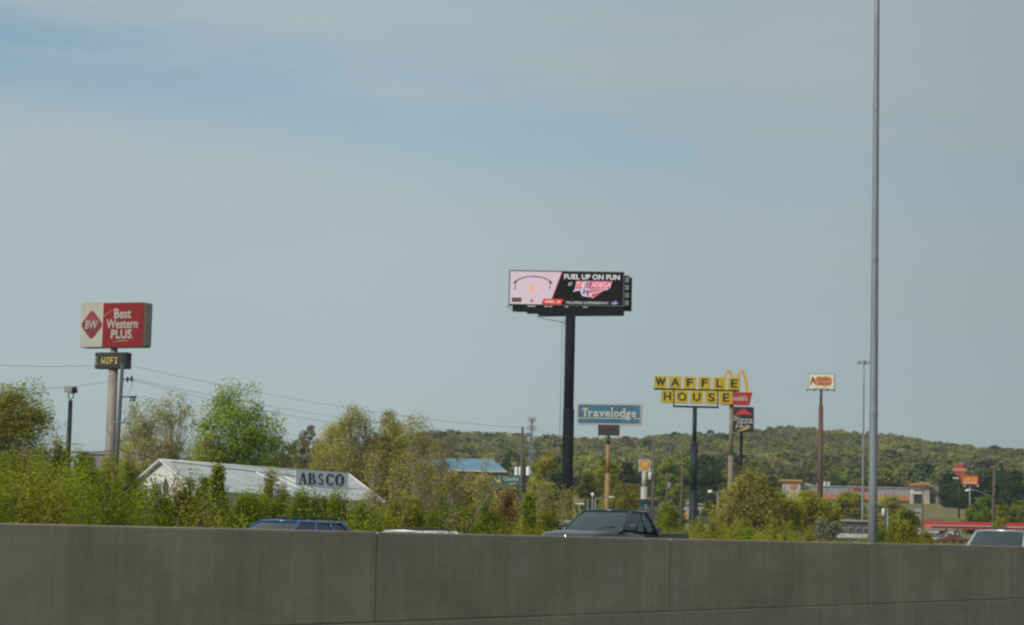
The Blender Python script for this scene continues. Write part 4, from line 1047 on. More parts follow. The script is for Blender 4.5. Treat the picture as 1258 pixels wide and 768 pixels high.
def warehouse():
    P0 = at(201, 567.5, 180); P1 = at(424, 584, 190)
    d = P1 - P0; Ln = math.hypot(d.x, d.y); rz = math.atan2(d.y, d.x); g = -.36
    root = thing('warehouse', 'white metal warehouse with big ABSCO lettering on its low pitched roof', 'warehouse', (P0.x, P0.y, g), rz)
    zr0 = P0.z - g; zr1 = P1.z - g; hw = 5.0; pit = .42
    ze0, ze1 = zr0 - hw * pit, zr1 - hw * pit
    # local: x along the ridge, -y towards the road
    wl = ribbed('white_ribbed_wall', (.70, .71, .69), (.36, .37, .37), 2.3, 1); wr = ribbed('white_ribbed_side', (.70, .71, .69), (.36, .37, .37), 2.3, 0)
    mb = MB(); mb.add([(0, -hw, -.3), (0, hw, -.3), (0, hw, ze0), (0, 0, zr0), (0, -hw, ze0)], [(4, 3, 2, 1, 0)]); mb.build('gable_wall', wl, root, fix=False)
    mb = MB(); mb.add([(Ln, -hw, -.3), (Ln, hw, -.3), (Ln, hw, ze1), (Ln, 0, zr1), (Ln, -hw, ze1)], [(0, 1, 2, 3, 4)]); mb.build('gable_wall', wl, root)
    mb = MB(); mb.add([(0, -hw, -.3), (Ln, -hw, -.3), (Ln, -hw, ze1), (0, -hw, ze0)], [(0, 1, 2, 3)]); mb.build('side_wall', wr, root)
    mb = MB(); mb.add([(0, hw, -.3), (Ln, hw, -.3), (Ln, hw, ze1), (0, hw, ze0)], [(3, 2, 1, 0)]); mb.build('side_wall', wr, root)
    rf = ribbed('grey_metal_roof', (.52, .53, .54), (.44, .45, .46), 2.0, 0)
    ov = .35
    def sl(x, y, up=0.0):            # a point of the road-side or far roof slope, raised square to it
        zr = zr0 + (zr1 - zr0) * x / Ln; return (x, y, zr - abs(y) * pit + .03 + up)
    ro = MB()
    for sy in (-1, 1):
        e = (hw + .3) * sy
        v = [sl(-ov, 0), sl(Ln + ov, 0), sl(Ln + ov, e), sl(-ov, e)]; v += [(a, b, c + .08) for a, b, c in v]
        ro.add(v, [(3, 2, 1, 0), (4, 5, 6, 7), (0, 1, 5, 4), (1, 2, 6, 5), (2, 3, 7, 6), (3, 0, 4, 7)])
    roof = ro.build('roof', rf, root, fix=True)
    tr = MB(); tm = mat('roof_trim', (.72, .72, .69), .5)
    for sy in (-1, 1): tr.tube([sl(-ov - .02, 0, .1), sl(-ov - .02, (hw + .3) * sy, .1)], .07, 4); tr.tube([sl(Ln + ov, 0, .1), sl(Ln + ov, (hw + .3) * sy, .1)], .07, 4)
    tr.tube([sl(-ov, 0, .12), sl(Ln + ov, 0, .12)], .08, 4)
    tr.build('rake_trim', tm, roof)
    for x0, x1 in ((.46, .56), (.53, .64), (.60, .70)):
        sm = MB(); sm.tube([sl(Ln * x0, -1.0 - 4 * (x0 - .46), .10), sl(Ln * x1, -hw * .97, .10)], .05, 4); sm.build('roof_strip', tm, roof)
    dk = MB(); dk.tube([sl(Ln * .03, -.25, .13), sl(Ln * .40, -.9, .13), sl(Ln * .74, -1.45, .13)], .035, 4); dk.build('cable_shadow', WIRE, roof)  # dark tube laid on the roof as the shadow of a cable
    # lettered panel lying on the slope
    yp = -3.2
    M = Matrix.Translation(root.location) @ Matrix.Rotation(rz, 4, 'Z')
    def u_at(px):
        a, b = 0.0, Ln * 1.3
        for _ in range(40):
            m_ = (a + b) / 2
            if project(M @ Vector(sl(m_, yp, .8)))[0] < px: a = m_
            else: b = m_
        return a
    xa, xb = u_at(363), u_at(427.5); zt_ = sl((xa + xb) / 2, 0)[2] - .02; zb_ = sl((xa + xb) / 2, yp)[2] - .25
    pn = MB(); pn.box(((xa + xb) / 2, yp, (zt_ + zb_) / 2), (xb - xa, .08, zt_ - zb_)); pan = pn.build('roof_panel', mat('pale_blue_panel', (.48, .515, .55), .5, noise=.10, nscale=.8), root)
    br_ = MB()
    for k in range(4): xx = xa + (xb - xa) * (k + .5) / 4; br_.tube([(xx, yp + .05, zt_ - .2), sl(xx, -.6, .02)], .035, 4)
    br_.build('panel_brace', STEEL, pan)
    lt = MB(); navy = mat('navy_lettering', (.012, .022, .06), .5)
    def slope_poly(poly):
        n = len(poly); a = sum(poly[i][0] * -poly[(i + 1) % n][1] + poly[(i + 1) % n][0] * poly[i][1] for i in range(n))
        if a < 0: poly = poly[::-1]
        lt.add([(u, yp - .06, zt_ - v) for u, v in poly], [tuple(range(n))])
    word = 'ABSCO'; x = xa + .22; wd = (xb - xa - .5) / 5.1; v0, v1 = .16, 1.06
    def serif_letter(ch, x, w, v0, v1):
        h = v1 - v0; V = lambda t: v1 - t * h; a, b = x + w * .05, x + w * .93; W = b - a; st = W * .23; th = W * .115; sf = h * .05
        def bar(u0, t0, u1, t1, w0, w1=None):
            w1 = w1 or w0; slope_poly([(u0 - w0 / 2, V(t0)), (u0 + w0 / 2, V(t0)), (u1 + w1 / 2, V(t1)), (u1 - w1 / 2, V(t1))])
        def hb(u0, u1, t, k=1.0): slope_poly([(u0, V(t - sf * k)), (u1, V(t - sf * k)), (u1, V(t + sf * k)), (u0, V(t + sf * k))])
        def arc(cu, ct, ru, rt, t0, t1, thick, thin, n=22):
            for k in range(n):
                A0 = R(t0 + (t1 - t0) * k / n); A1 = R(t0 + (t1 - t0) * (k + 1) / n); q = []
                for A in (A0, A1):
                    w_ = thin + (thick - thin) * abs(math.cos(A)); q.append(((cu + ru * math.cos(A), ct + rt * math.sin(A)), (cu + (ru - w_) * math.cos(A), ct + (rt - w_ / h) * math.sin(A))))
                slope_poly([(q[0][0][0], V(q[0][0][1])), (q[1][0][0], V(q[1][0][1])), (q[1][1][0], V(q[1][1][1])), (q[0][1][0], V(q[0][1][1]))])
        m = (a + b) / 2
        if ch == 'A':
            bar(a + W * .14, 0, m, 1, th * 1.2); bar(b - W * .14, 0, m, 1, st * 1.25); hb(a + W * .25, b - W * .25, .36, .7); hb(a, a + W * .3, .04); hb(b - W * .34, b, .04)
        if ch == 'B':
            bar(a + st, 0, a + st, 1, st * 1.3); hb(a, a + st * 2, .04); hb(a, a + st * 2, .96); hb(a + st, m + W * .05, .96, .7); hb(a + st, m + W * .1, .53, .7); hb(a + st, m + W * .1, .04, .7)
            arc(m + W * .02, .755, W * .32, .245, -90, 90, st * 1.2, th); arc(m + W * .08, .27, W * .38, .27, -90, 90, st * 1.3, th)
        if ch == 'S':
            arc(m, .74, W * .36, .26, 20, 250, st, th * 1.4); arc(m, .27, W * .40, .27, -160, 75, st, th * 1.4); bar(m - W * .26, .60, m + W * .28, .42, st * 1.5)
        if ch == 'C': arc(m + W * .06, .5, W * .48, .52, 42, 318, st * 1.25, th); bar(b - st * .3, .70, b - st * .3, .95, th * 1.2); bar(b - st * .3, .1, b - st * .3, .26, th)
        if ch == 'O': arc(m, .5, W * .5, .52, 0, 360, st * 1.35, th, 34)
    for ch, k in zip(word, (1.0, 1.0, .85, 1.05, 1.15)):
        serif_letter(ch, x, wd * k, v0, v1); x += wd * k
    rg = random.Random(2); xx = xa + .5
    while xx < xb - .9: w_ = rg.uniform(.12, .25); slope_poly([(xx, 1.42), (xx + w_, 1.42), (xx + w_, 1.24), (xx, 1.24)]); xx += w_ + .07
    lt.build('lettering', navy, pan)
    vt = MB(); cz = ze0 + .15
    vt.v = []; vt.add([(-.09, y, z) for y, z in ((-.5, cz + .75), (-1.0, cz + .05), (-.55, cz - .7), (-.05, cz + .05))] + [(.0, y, z) for y, z in ((-.5, cz + .75), (-1.0, cz + .05), (-.55, cz - .7), (-.05, cz + .05))], [(0, 1, 2, 3), (7, 6, 5, 4), (0, 4, 5, 1), (1, 5, 6, 2), (2, 6, 7, 3), (3, 7, 4, 0)])
    vt.build('vent_opening', mat('vent_dark', (.05, .06, .035), .8), root, fix=True)
warehouse()

# ------------------------------------------------------------------ far buildings
def brick_mat(name, c):
    return mat(name, c, .8, noise=.15, nscale=2.5)
def blue_roof():
    Y = 440; s = FPX / Y; p = at(555, 590, Y); root = thing('office_building', 'long brick building with a bright blue hipped roof behind the saplings', 'building', (p.x, Y, ground_z(p.x, Y)), R(-3))
    Z = lambda py: at(560, py, Y).z - root.location.z; X = lambda px: (px - 555) / s
    zt, ze = Z(561.8), Z(577.2)
    bl = ribbed('blue_metal_roof', (.13, .27, .42), (.10, .21, .34), 1.2, 0)
    x0, x1 = X(497), X(621); a0, a1 = X(510), X(602); D = 12
    MB().box(((x0 + x1) / 2 - .3, D / 2, ze / 2 - .6), (x1 - x0 - 1.6, D - 1.2, ze + 1.2 - .02)).build('wall', brick_mat('brown_brick', (.11, .062, .045)), root)
    v = [(x0, 0, ze), (x1, 0, ze), (x1, D, ze), (x0, D, ze), (a0, D / 2, zt), (a1, D / 2, zt)]
    MB().add(v, [(0, 1, 5, 4), (1, 2, 5), (2, 3, 4, 5), (3, 0, 4), (3, 2, 1, 0)]).build('roof', bl, root, fix=True)
    MB().box(((x0 + x1) / 2 + .2, -.03, ze - .12), (x1 - x0, .1, .34)).build('fascia', mat('fascia_grey', (.42, .42, .40), .5), root)
    for k in range(7):
        f = MB(); xx = x0 + 2.2 + k * (x1 - x0 - 4.4) / 6; f.box((xx, .58, ze - 1.7), (1.1, .08, 1.4)); w = f.build('window', mat('window_frame_white', (.5, .5, .48), .5), root)
        MB().box((xx, .55, ze - 1.7), (.92, .06, 1.2)).build('pane', mat('pane_dark', (.03, .04, .05), .1), w)
    MB().box((X(612), 3, ze - 1.3), (X(629) - X(595), 5, 2.4)).build('annexe', brick_mat('dark_brick', (.15, .08, .06)), root)
blue_roof()
def tank(label, px, pyt, pyb, w):
    Y = 470; s = FPX / Y; p = at(px, pyb, Y); root = thing('storage_tank', label, 'tank', (p.x, Y, p.z), 0, 'white storage tanks'); h = (pyb - pyt) / s; r_ = w / 2 / s
    MB().lathe([(r_, 0), (r_, h * .94), (r_ * .6, h), (.05, h * 1.02)], n=20).build('shell', ribbed('tank_white', (.72, .73, .73), (.58, .6, .6), 1.5, 0), root)
    l = MB(); l.tube([(r_ * .2, -r_ - .08, 0), (r_ * .2, -r_ - .08, h)], .06, 5); l.build('pipe', STEEL, root)
    lg = MB(); g = ground_z(p.x, Y) - p.z
    for k in range(4): t = R(45 + 90 * k); lg.tube([(math.cos(t) * r_ * .8, math.sin(t) * r_ * .8, g - .3), (math.cos(t) * r_ * .8, math.sin(t) * r_ * .8, .05)], .12, 6)
    lg.build('support_frame', STEEL_DK, root)
tank('white storage tank left of the middle utility pole, leftmost of three', 634.6, 573.5, 584.5, 5.0)
tank('white storage tank half hidden by the middle utility pole', 640, 573.2, 584.2, 5.4)
tank('white storage tank just right of the middle utility pole', 649.4, 573.2, 584, 6.4)

def strip_mall():
    Y = 655; s = FPX / Y; px0 = 1055; p = at(px0, 617, Y); zb = p.z
    root = thing('strip_mall', 'long grey and orange strip mall with a tower at each end below the hill', 'shopping centre', (p.x, Y, zb), R(1.5))
    X = lambda px: (px - px0) / s
    def Z(px, py): return at(px, py, Y).z - zb
    gr = mat('mall_grey', (.27, .27, .29), .6, noise=.06, nscale=.4); orng = mat('mall_orange', (.42, .17, .085), .7, noise=.1, nscale=.6)
    cr = mat('mall_stone', (.40, .36, .28), .7, noise=.14, nscale=1.0); rf = mat('mall_tower_roof', (.40, .24, .06), .6); rf2 = mat('mall_tower_roof_brown', (.36, .19, .07), .6)
    dk = mat('mall_glass', (.03, .04, .05), .15)
    x0, x1 = X(981), X(1117); zt = Z(1050, 598.3)
    MB().box(((x0 + x1) / 2, 9, zt / 2 - 1), (x1 - x0, 18, zt + 2)).build('wall', gr, root)
    MB().box(((x0 + x1) / 2, -.1, zt * .32), (x1 - x0, .22, zt * .34)).build('orange_band', orng, root)
    MB().box(((x0 + x1) / 2, -.15, zt + .05), (x1 - x0, .4, .2)).build('parapet_cap', mat('mall_cap', (.42, .42, .42), .5), root)
    hp = MB(); hp.prism([(X(981), zt), (X(1002), zt), (X(996), Z(990, 594.3)), (X(981), Z(985, 592))], .3, 9); hp.build('raised_parapet', gr, root, fix=True)
    for k in range(6): MB().box((x0 + 4 + k * 5.0, -.06, zt * .07), (3.2, .2, zt * .26)).build('shopfront', dk, root)
    for k in range(5): MB().box((x0 + 1.5 + k * 6.2, -.08, zt * .75), (.12, .2, zt * .46)).build('panel_joint', mat('joint_grey', (.2, .2, .22), .6), root)
    sg = MB(); rg = random.Random(5); x = X(1047)
    while x < X(1069): w = rg.uniform(.3, .55); sg.box((x + w / 2, -.2, Z(1058, 602.0)), (w, .16, rg.uniform(.55, .75))); x += w + .14
    sg.build('sign_letters', mat('mall_sign_red', (.33, .03, .04), .5), root)
    # left tower
    tl = MB(); tl.box((X(971.5), -.4, Z(970, 592) / 2 - 1), (X(981.5) - X(961.5), 4.5, Z(970, 592) + 2)); t = tl.build('stone_tower', cr, root)
    MB().box((X(971), -.4, Z(970, 590.7)), (X(983.5) - X(958), 6, .55), bev=.05).build('tower_roof', rf, t)
    MB().lathe([(.9, -.12), (.9, .1), (.6, .12)], (X(972), -2.78, Z(972, 597)), 16, 'Y').build('round_sign', mat('mall_round_orange', (.50, .10, .03), .5), t)
    MB().box((X(972), -2.95, Z(972, 597.2)), (1.5, .06, .32)).build('sign_strip', WHITE, t)
    # right tower
    zt2 = Z(1126, 597.5)
    tr = MB(); tr.box((X(1126), -.5, zt2 / 2 - 1), (X(1134) - X(1117.5), 5, zt2 + 2)); t = tr.build('entrance_tower', mat('mall_white', (.56, .56, .55), .6), root)
    MB().box((X(1125.5), -3.03, Z(1125, 614)), (X(1130.6) - X(1120), .1, Z(1125, 607.5) - Z(1125, 621))).build('doorway', dk, t)
    cols = MB(); cols.prism([(X(1117.5), -1), (X(1120.5), -1), (X(1119.3), Z(1119, 606)), (X(1117.5), Z(1118, 606))], -3.2, -2.0); cols.prism([(X(1131), -1), (X(1139.5), -1), (X(1138.5), Z(1136, 598)), (X(1132.8), Z(1132, 598))], -3.3, -1); cols.build('stone_column', cr, t, fix=True)
    rb = MB(); rb.prism([(X(1110.8), Z(1112, 594.7)), (X(1138.4), Z(1138, 592.2)), (X(1138.4), Z(1138, 596.6)), (X(1115), Z(1115, 597.2))], -4.6, 2.5); rb.build('tower_roof', rf2, t, fix=True)
    wg = MB(); wg.box((X(1145.3), 1.5, Z(1145, 597.5) / 2 - 1), (X(1152) - X(1139), 6, Z(1145, 597.5) + 2)); wn = wg.build('stone_wing', mat('mall_wing', (.22, .215, .19), .7, noise=.1, nscale=1), root)
    MB().box((X(1144), -1.56, Z(1144, 613)), (X(1148) - X(1140), .1, 2.6)).build('doorway', dk, wn)
    MB().lathe([(.85, -.12), (.85, .1), (.6, .12)], (X(1142.7), -1.62, Z(1143, 602.5)), 16, 'Y').build('round_sign', mat('mall_round_red', (.34, .03, .03), .5), wn)
    MB().box((X(1142.7), -1.8, Z(1143, 602.5)), (1.3, .06, .25)).build('sign_strip', WHITE, wn)
    for px, w in ((1015.5, .7), (1020, .7)): MB().lathe([(.45, 0), (.45, 1.1), (.2, 1.4)], (X(px), 3, zt), 10).build('roof_vent', WHITE, root)
    MB().box((X(1013), 4, zt + .35), (3.2, 2, .7)).build('rooftop_unit', mat('unit_grey', (.3, .31, .31), .5), root)
    for px in (1133, 1145): MB().box((X(px), 1, Z(px, 593.5) if px == 1133 else Z(px, 596)), (.9, 1, .7), bev=.1).build('rooftop_unit', WHITE, root)
strip_mall()
def guardrail():
    Y = 640; p = at(1120, 621, Y); root = thing('guard_rail', 'dark guard rail along the edge of the mall parking bench', 'guard rail', (p.x, Y, p.z - .8))
    MB().box((-1, 0, .6), (34, .12, .32)).build('rail', STEEL_DK, root)
    for k in range(12): MB().box((-17 + k * 3, .1, .1), (.16, .16, 1.3)).build('post', STEEL_DK, root)
guardrail()

def flat_building(name, label, px0, px1, pyt, pyb, Y, wall, roofc, depth=9, rh=.5, doors=3, open_=False):
    s = FPX / Y; pxc = (px0 + px1) / 2; p = at(pxc, pyb, Y); g = min(ground_z(p.x, Y), p.z)
    root = thing(name, label, 'building', (p.x, Y, g)); zt = at(pxc, pyt, Y).z - g; w = (px1 - px0) / s
    wm = mat(name + '_wall', wall, .7, noise=.08, nscale=.8)
    MB().box((0, depth / 2, (zt - rh) / 2 - .3), (w, depth, zt - rh + .6)).build('wall', wm, root)
    MB().box((0, depth / 2, zt - rh / 2), (w + .8, depth + .8, rh), bev=.04).build('roof', mat(name + '_roof', roofc, .7, noise=.1, nscale=.6), root)
    for k in range(doors):
        x = -w / 2 + w * (k + .5) / doors; f = MB(); f.box((x, -.03, (zt - rh) * .5), (w / doors * .5, .1, (zt - rh) * .45)); win = f.build('window', mat('window_frame_grey', (.35, .35, .34), .5), root)
        MB().box((x, -.06, (zt - rh) * .5), (w / doors * .42, .08, (zt - rh) * .38)).build('pane', mat('pane_dark', (.03, .04, .05), .12), win)
    return root
flat_building('low_shop', 'low pale building with a dark flat roof right of the dark green pole', 846, 884, 636.5, 648, 360, (.36, .33, .30), (.05, .05, .055), rh=.55, doors=5)
flat_building('concrete_shed', 'tall pale concrete block behind the foot of the dark green pole', 842, 866, 618.5, 640, 480, (.34, .31, .28), (.32, .30, .27), rh=.3, doors=1)
flat_building('fuel_shop', 'low black flat topped building under the shell emblem', 781, 809, 613.5, 626, 470, (.03, .033, .036), (.02, .022, .025), rh=.7, doors=3)
flat_building('arched_shed', 'pale concrete shed half hidden by a round dark bush below the mall', 1103, 1130, 625, 640, 430, (.36, .35, .32), (.30, .30, .28), rh=.6, doors=1)
flat_building('white_shed', 'low white roofed shed at the foot of the slim light mast', 1036, 1068, 656, 668, 190, (.40, .40, .39), (.46, .46, .45), rh=.35, doors=2)
flat_building('grey_block', 'distant grey building seen between lamp post and motel sign', 97, 131, 555, 575, 520, (.18, .18, .19), (.24, .25, .25), rh=.5, doors=6)
flat_building('parking_shelter', 'dim row of dark sheds behind the slim light mast', 1030, 1068, 638.5, 655, 380, (.07, .07, .062), (.25, .25, .24), rh=.35, doors=4)
def low_wall():
    Y = 150; p = at(672, 655, Y); root = thing('retaining_wall', 'low rust brick wall with pale capping left of the black pickup', 'wall', (p.x, Y, -.36), R(4))
    zt = at(672, 640.5, Y).z + .36
    MB().box((.4, .2, zt / 2 - .1), (4.6, .35, zt)).build('brickwork', brick_mat('rust_brick', (.24, .10, .055)), root)
    MB().box((.4, .2, zt + .02), (4.8, .5, .13), bev=.02).build('capping', mat('cap_stone', (.45, .40, .34), .8), root)
low_wall()

# ------------------------------------------------------------------ petrol station
def station():
    Y = 395; s = FPX / Y; p = at(1200, 664, Y); g = ground_z(p.x, Y)
    root = thing('fuel_canopy', 'long red fuel station canopy with orange end, beyond the silver van', 'canopy', (p.x, Y, g), R(-4))
    X = lambda px: (px - 1200) / s; Z = lambda py: at(1200, py, Y).z - g
    rd = mat('canopy_red', (.46, .035, .028), .45, noise=.06, nscale=.6); og = mat('canopy_orange', (.60, .11, .045), .4); wt = WHITE
    x0, x1 = X(1137), X(1300); zt, zm, zb = Z(641.5), Z(646.8), Z(650.2); D = 8
    MB().box(((x0 + x1) / 2, D / 2, (zt + zm) / 2), (x1 - x0, D, zt - zm)).build('red_fascia', rd, root)
    MB().box(((x0 + x1) / 2 + .3, D / 2, (zm + zb) / 2), (x1 - x0 - .2, D - .3, zm - zb)).build('soffit_band', mat('canopy_deep_orange', (.40, .07, .035), .5), root)
    MB().box(((x0 + x1) / 2, -.06, zm + .02), (x1 - x0, .1, .16)).build('white_stripe', wt, root)
    MB().box((x0 + .45, -.1, (zm + zb) / 2), (1.3, .22, zm - zb + .05)).build('orange_end_panel', og, root)  # brighter orange face at the left end of the canopy
    for px, w, y in ((1164, .36, 1.2), (1177.3, .34, 1.0), (1214, .34, 1.2), (1250, .34, 1.0), (1290, .34, 1.2)): MB().box((X(px), y, zb / 2), (w, w, zb)).build('column', wt, root)
    for px in (1160, 1178, 1214, 1250):
        b = MB(); b.box((X(px), 2.6, .9), (.9, .55, 1.8), bev=.06); pm = b.build('fuel_pump', RED, root); MB().box((X(px), 2.3, 1.2), (.6, .05, .5)).build('pump_display', mat('pump_grey', (.3, .32, .33), .4), pm)
    p2 = at(1158, 664, 412); r2 = thing('station_shop', 'white fuel station shop with dark windows under the red canopy', 'shop', (p2.x, 412, ground_z(p2.x, 412)))
    s2 = FPX / 412
    hs = at(1158, 650.5, 412).z - r2.location.z
    MB().box((0, 4, hs / 2 - .4), (40 / s2, 8, hs + .6)).build('wall', mat('shop_white', (.50, .50, .47), .6), r2)
    MB().box((0, 4, hs), (42 / s2, 8.4, .22)).build('roof', mat('shop_roof', (.3, .3, .3), .6), r2)
    for k in range(4): w = MB().box((-2.0 + k * 1.5, -.04, hs * .42), (1.2, .12, hs * .5)).build('window', mat('shop_frame', (.4, .42, .44), .4), r2); MB().box((-2.0 + k * 1.5, -.07, hs * .42), (1.0, .12, hs * .42)).build('pane', mat('pane_dark', (.03, .04, .05), .12), w)
station()
# ------------------------------------------------------------------ vehicles
GLASS = mat('tinted_glass', (.03, .042, .045), .08, spec=.8)
TYRE = mat('tyre_rubber', (.015, .015, .015), .85); RIM = mat('wheel_alloy', (.35, .36, .37), .3, .7)
TRIMB = mat('black_trim', (.015, .016, .017), .5); CHROME = mat('chrome', (.55, .56, .57), .15, .9)
HEADL = mat('headlight_lens', (.55, .57, .58), .1); TAILL = mat('tail_light_red', (.30, .012, .012), .2)
def ring(x, zb, zt, w, crown=.03, sh=.06):
    """One cross section of a body: sill, bulging side, rounded shoulder, crowned top."""
    h = zt - zb
    half = [(0, zb), (w * .86, zb), (w * .985, zb + h * .14), (w, zb + h * .45), (w * .99, zt - sh * 2.2), (w * .965, zt - sh * .8), (w * .90, zt - sh * .15), (w * .70, zt + crown * .55), (w * .35, zt + crown * .9), (0, zt + crown)]
    return [(x, y, z) for y, z in half] + [(x, -y, z) for y, z in half[-2:0:-1]]
def vehicle(name, label, cat, loc, rz, paint, L, W, body, gh, wheels, group=None, rails=False, bed=None, extras=None, pillars=(), gpaint=None):
    """body: (x, sill z, top z, half width) stations, +x forward; gh: greenhouse (belt x rear, belt x front, roof x rear, roof x front, belt z, roof z, belt half w, roof half w)."""
    root = thing(name, label, cat, loc, rz, group)
    bd = MB().loft([ring(*st) for st in body]); bo = bd.build('body', paint, root, fix=True)
    xr, xf, rr, rf, zb, zr, wb, wr = gh
    def edge(front, side, t, off=0.0):        # a point t of the way up the corner pillar
        a = (xf if front else xr, side * wb, zb); b = (rf if front else rr, side * wr, zr)
        return Vector(a).lerp(Vector(b), t)
    # glass: windscreen, rear screen, side windows
    def screen(front):
        def fn(u, v):
            l = edge(front, 1, v); r_ = edge(front, -1, v); p = r_.lerp(l, u); bulge = .13 * (1 - (2 * u - 1) ** 2)
            p.x += bulge * (1 if front else -.5); p.z += .03 * math.sin(math.pi * v); return p
        return MB().patch(fn, 12, 5)
    screen(True).build('windscreen', GLASS, root, fix=False)
    screen(False).build('rear_window', GLASS, root)
    cuts = [0.0] + list(pillars) + [1.0]
    for side in (1, -1):
        for a, b in zip(cuts[:-1], cuts[1:]):
            def fn(u, v):
                t = a + (b - a) * u; q0 = edge(False, side, v).lerp(edge(True, side, v), t); q0.y += side * .03 * math.sin(math.pi * v); return q0
            MB().patch(fn, 6, 4).build('side_window', GLASS, root)
        for t in pillars:
            pts = [edge(False, side, v).lerp(edge(True, side, v), t) + Vector((0, side * (.012 + .03 * math.sin(math.pi * v)), 0)) for v in (0, .25, .5, .75, 1)]
            MB().tube(pts, .045, 6).build('pillar', gpaint or paint, root)
        for fr in (True, False): MB().tube([edge(fr, side, v) + Vector((0, side * .008, 0)) for v in (-.04, .35, .7, 1)], .055 if fr else .075, 6).build('pillar', gpaint or paint, root)
    # roof skin
    def roof(u, v):
        x = rr - .04 + (rf - rr + .10) * u; y = (2 * v - 1); e = (1 - abs(2 * u - 1) ** 6)
        taper = 1 - .10 * max(0, 2 * u - 1) ** 3
        return Vector((x + (.10 * (1 - y * y) if u > .9 else 0), y * (wr + .02) * taper, zr + .055 * (1 - y ** 4) * (.35 + .65 * e) - (.05 if abs(y) > .97 else 0)))
    rm = MB().patch(roof, 12, 12)
    rm.patch(lambda u, v: roof(u, v) - Vector((0, 0, .07)), 12, 12)
    rm.build('roof', gpaint or paint, root, fix=False)
    er = MB()
    for side in (1, -1): er.tube([Vector((rr - .02, side * (wr + .005), zr - .01)), Vector((rf + .03, side * (wr * .96), zr - .01))], .05, 6)
    er.tube([(rf + .02, -wr * .92, zr), (rf + .12, 0, zr + .03), (rf + .02, wr * .92, zr)], .045, 6); er.tube([(rr - .02, -wr, zr), (rr - .05, 0, zr + .01), (rr - .02, wr, zr)], .05, 6)
    er.build('roof_edge', gpaint or paint, root)
    if rails:
        for side in (1, -1):
            r_ = MB(); r_.tube([(rr + .15, side * wr * .86, zr + .03), (rr + .28, side * wr * .86, zr + .12), (rf - .35, side * wr * .86, zr + .12), (rf - .18, side * wr * .86, zr + .03)], .024, 6); r_.build('roof_rail', TRIMB, root)
        for fx in (.30, .68): c = MB(); c.box((rr + (rf - rr) * fx, 0, zr + .125), (.07, wr * 1.72, .03), bev=.01); c.build('cross_bar', TRIMB, root)
    x_f = max(s[0] for s in body); x_b = min(s[0] for s in body)
    for wx in wheels:
        for side in (1, -1):
            R_ = wheels_r[name]
            t = MB().lathe([(R_ * .62, -.10), (R_ * .95, -.115), (R_, -.08), (R_, .08), (R_ * .95, .115), (R_ * .62, .10)], (wx, side * (W / 2 - .11), R_), 28, 'Y').build('wheel', TYRE, root)
            rmb = MB(); rmb.lathe([(R_ * .63, -.06), (R_ * .6, .06), (R_ * .2, .075), (.02, .08)] if side > 0 else [(.02, -.08), (R_ * .2, -.075), (R_ * .6, -.06), (R_ * .63, .06)], (wx, side * (W / 2 - .09), R_), 20, 'Y')
            for k in range(6):
                an = R(60 * k); rmb.box((wx + math.cos(an) * R_ * .36, side * (W / 2 + .0), R_ + math.sin(an) * R_ * .36), (.09, .03, .09))
            rmb.build('rim', RIM, t)
    zf = body[-1][2]; w = body[-1][3]
    for side in (1, -1):
        MB().box((x_f - .10, side * w * .74, zf - .24), (.24, .36, .20), bev=.05).build('headlight', HEADL, root)
        MB().box((x_b + .06, side * body[0][3] * .88, body[0][2] - .34), (.16, .2, .42), bev=.04).build('tail_light', TAILL, root)
        mr = MB(); mx = xf - .30; mr.box((mx, side * (W / 2 + .15), zb + .10), (.14, .24, .20), bev=.05); mr.tube([(mx, side * (W / 2 - .08), zb + .02), (mx, side * (W / 2 + .08), zb + .06)], .03, 6); mr.build('mirror', extras or TRIMB, root)
        for hx in (pillars or (.5,)):
            MB().box((xr + (xf - xr) * hx - .18, side * (W / 2 - .005), zb - .13), (.2, .05, .04), bev=.012).build('door_handle', paint if extras is None else extras, root)
    g = MB(); g.box((x_f + .005, 0, zf - .28), (.08, w * .95, .24), bev=.03)
    for k in range(3): g.box((x_f + .05, 0, zf - .35 + k * .075), (.02, w * .9, .02))
    g.build('grille', TRIMB, root)
    MB().box((x_f + .01, 0, .58), (.22, W * .94, .26), bev=.08).build('bumper', TRIMB if extras else CHROME, root); MB().box((x_b - .01, 0, .58), (.2, W * .92, .24), bev=.07).build('bumper', TRIMB if extras else CHROME, root)
    for side in (-.45, .12):
        MB().tube([(xf + .10, side * wb, zb + .03), (xf - .02, side * wb + .30, zb + .10), (xf - .08, side * wb + .55, zb + .13)], .012, 5).build('wiper', TRIMB, root)
    return root
wheels_r = {}
ROAD_RZ = math.atan2(-WC, -WS)
def car_at(px, py_roof, Y, h):
    """Where a vehicle's roof middle shows at the pixel: its ground point."""
    p = at(px, py_roof, Y); n = -WC * p.x + WS * (Y - WD); return (p.x, Y, zfar(n) + .006)
def paint(nm, c, rough=.3, metal=.2): return mat(nm, c, rough, metal, coat=.6, noise=.04, nscale=3)

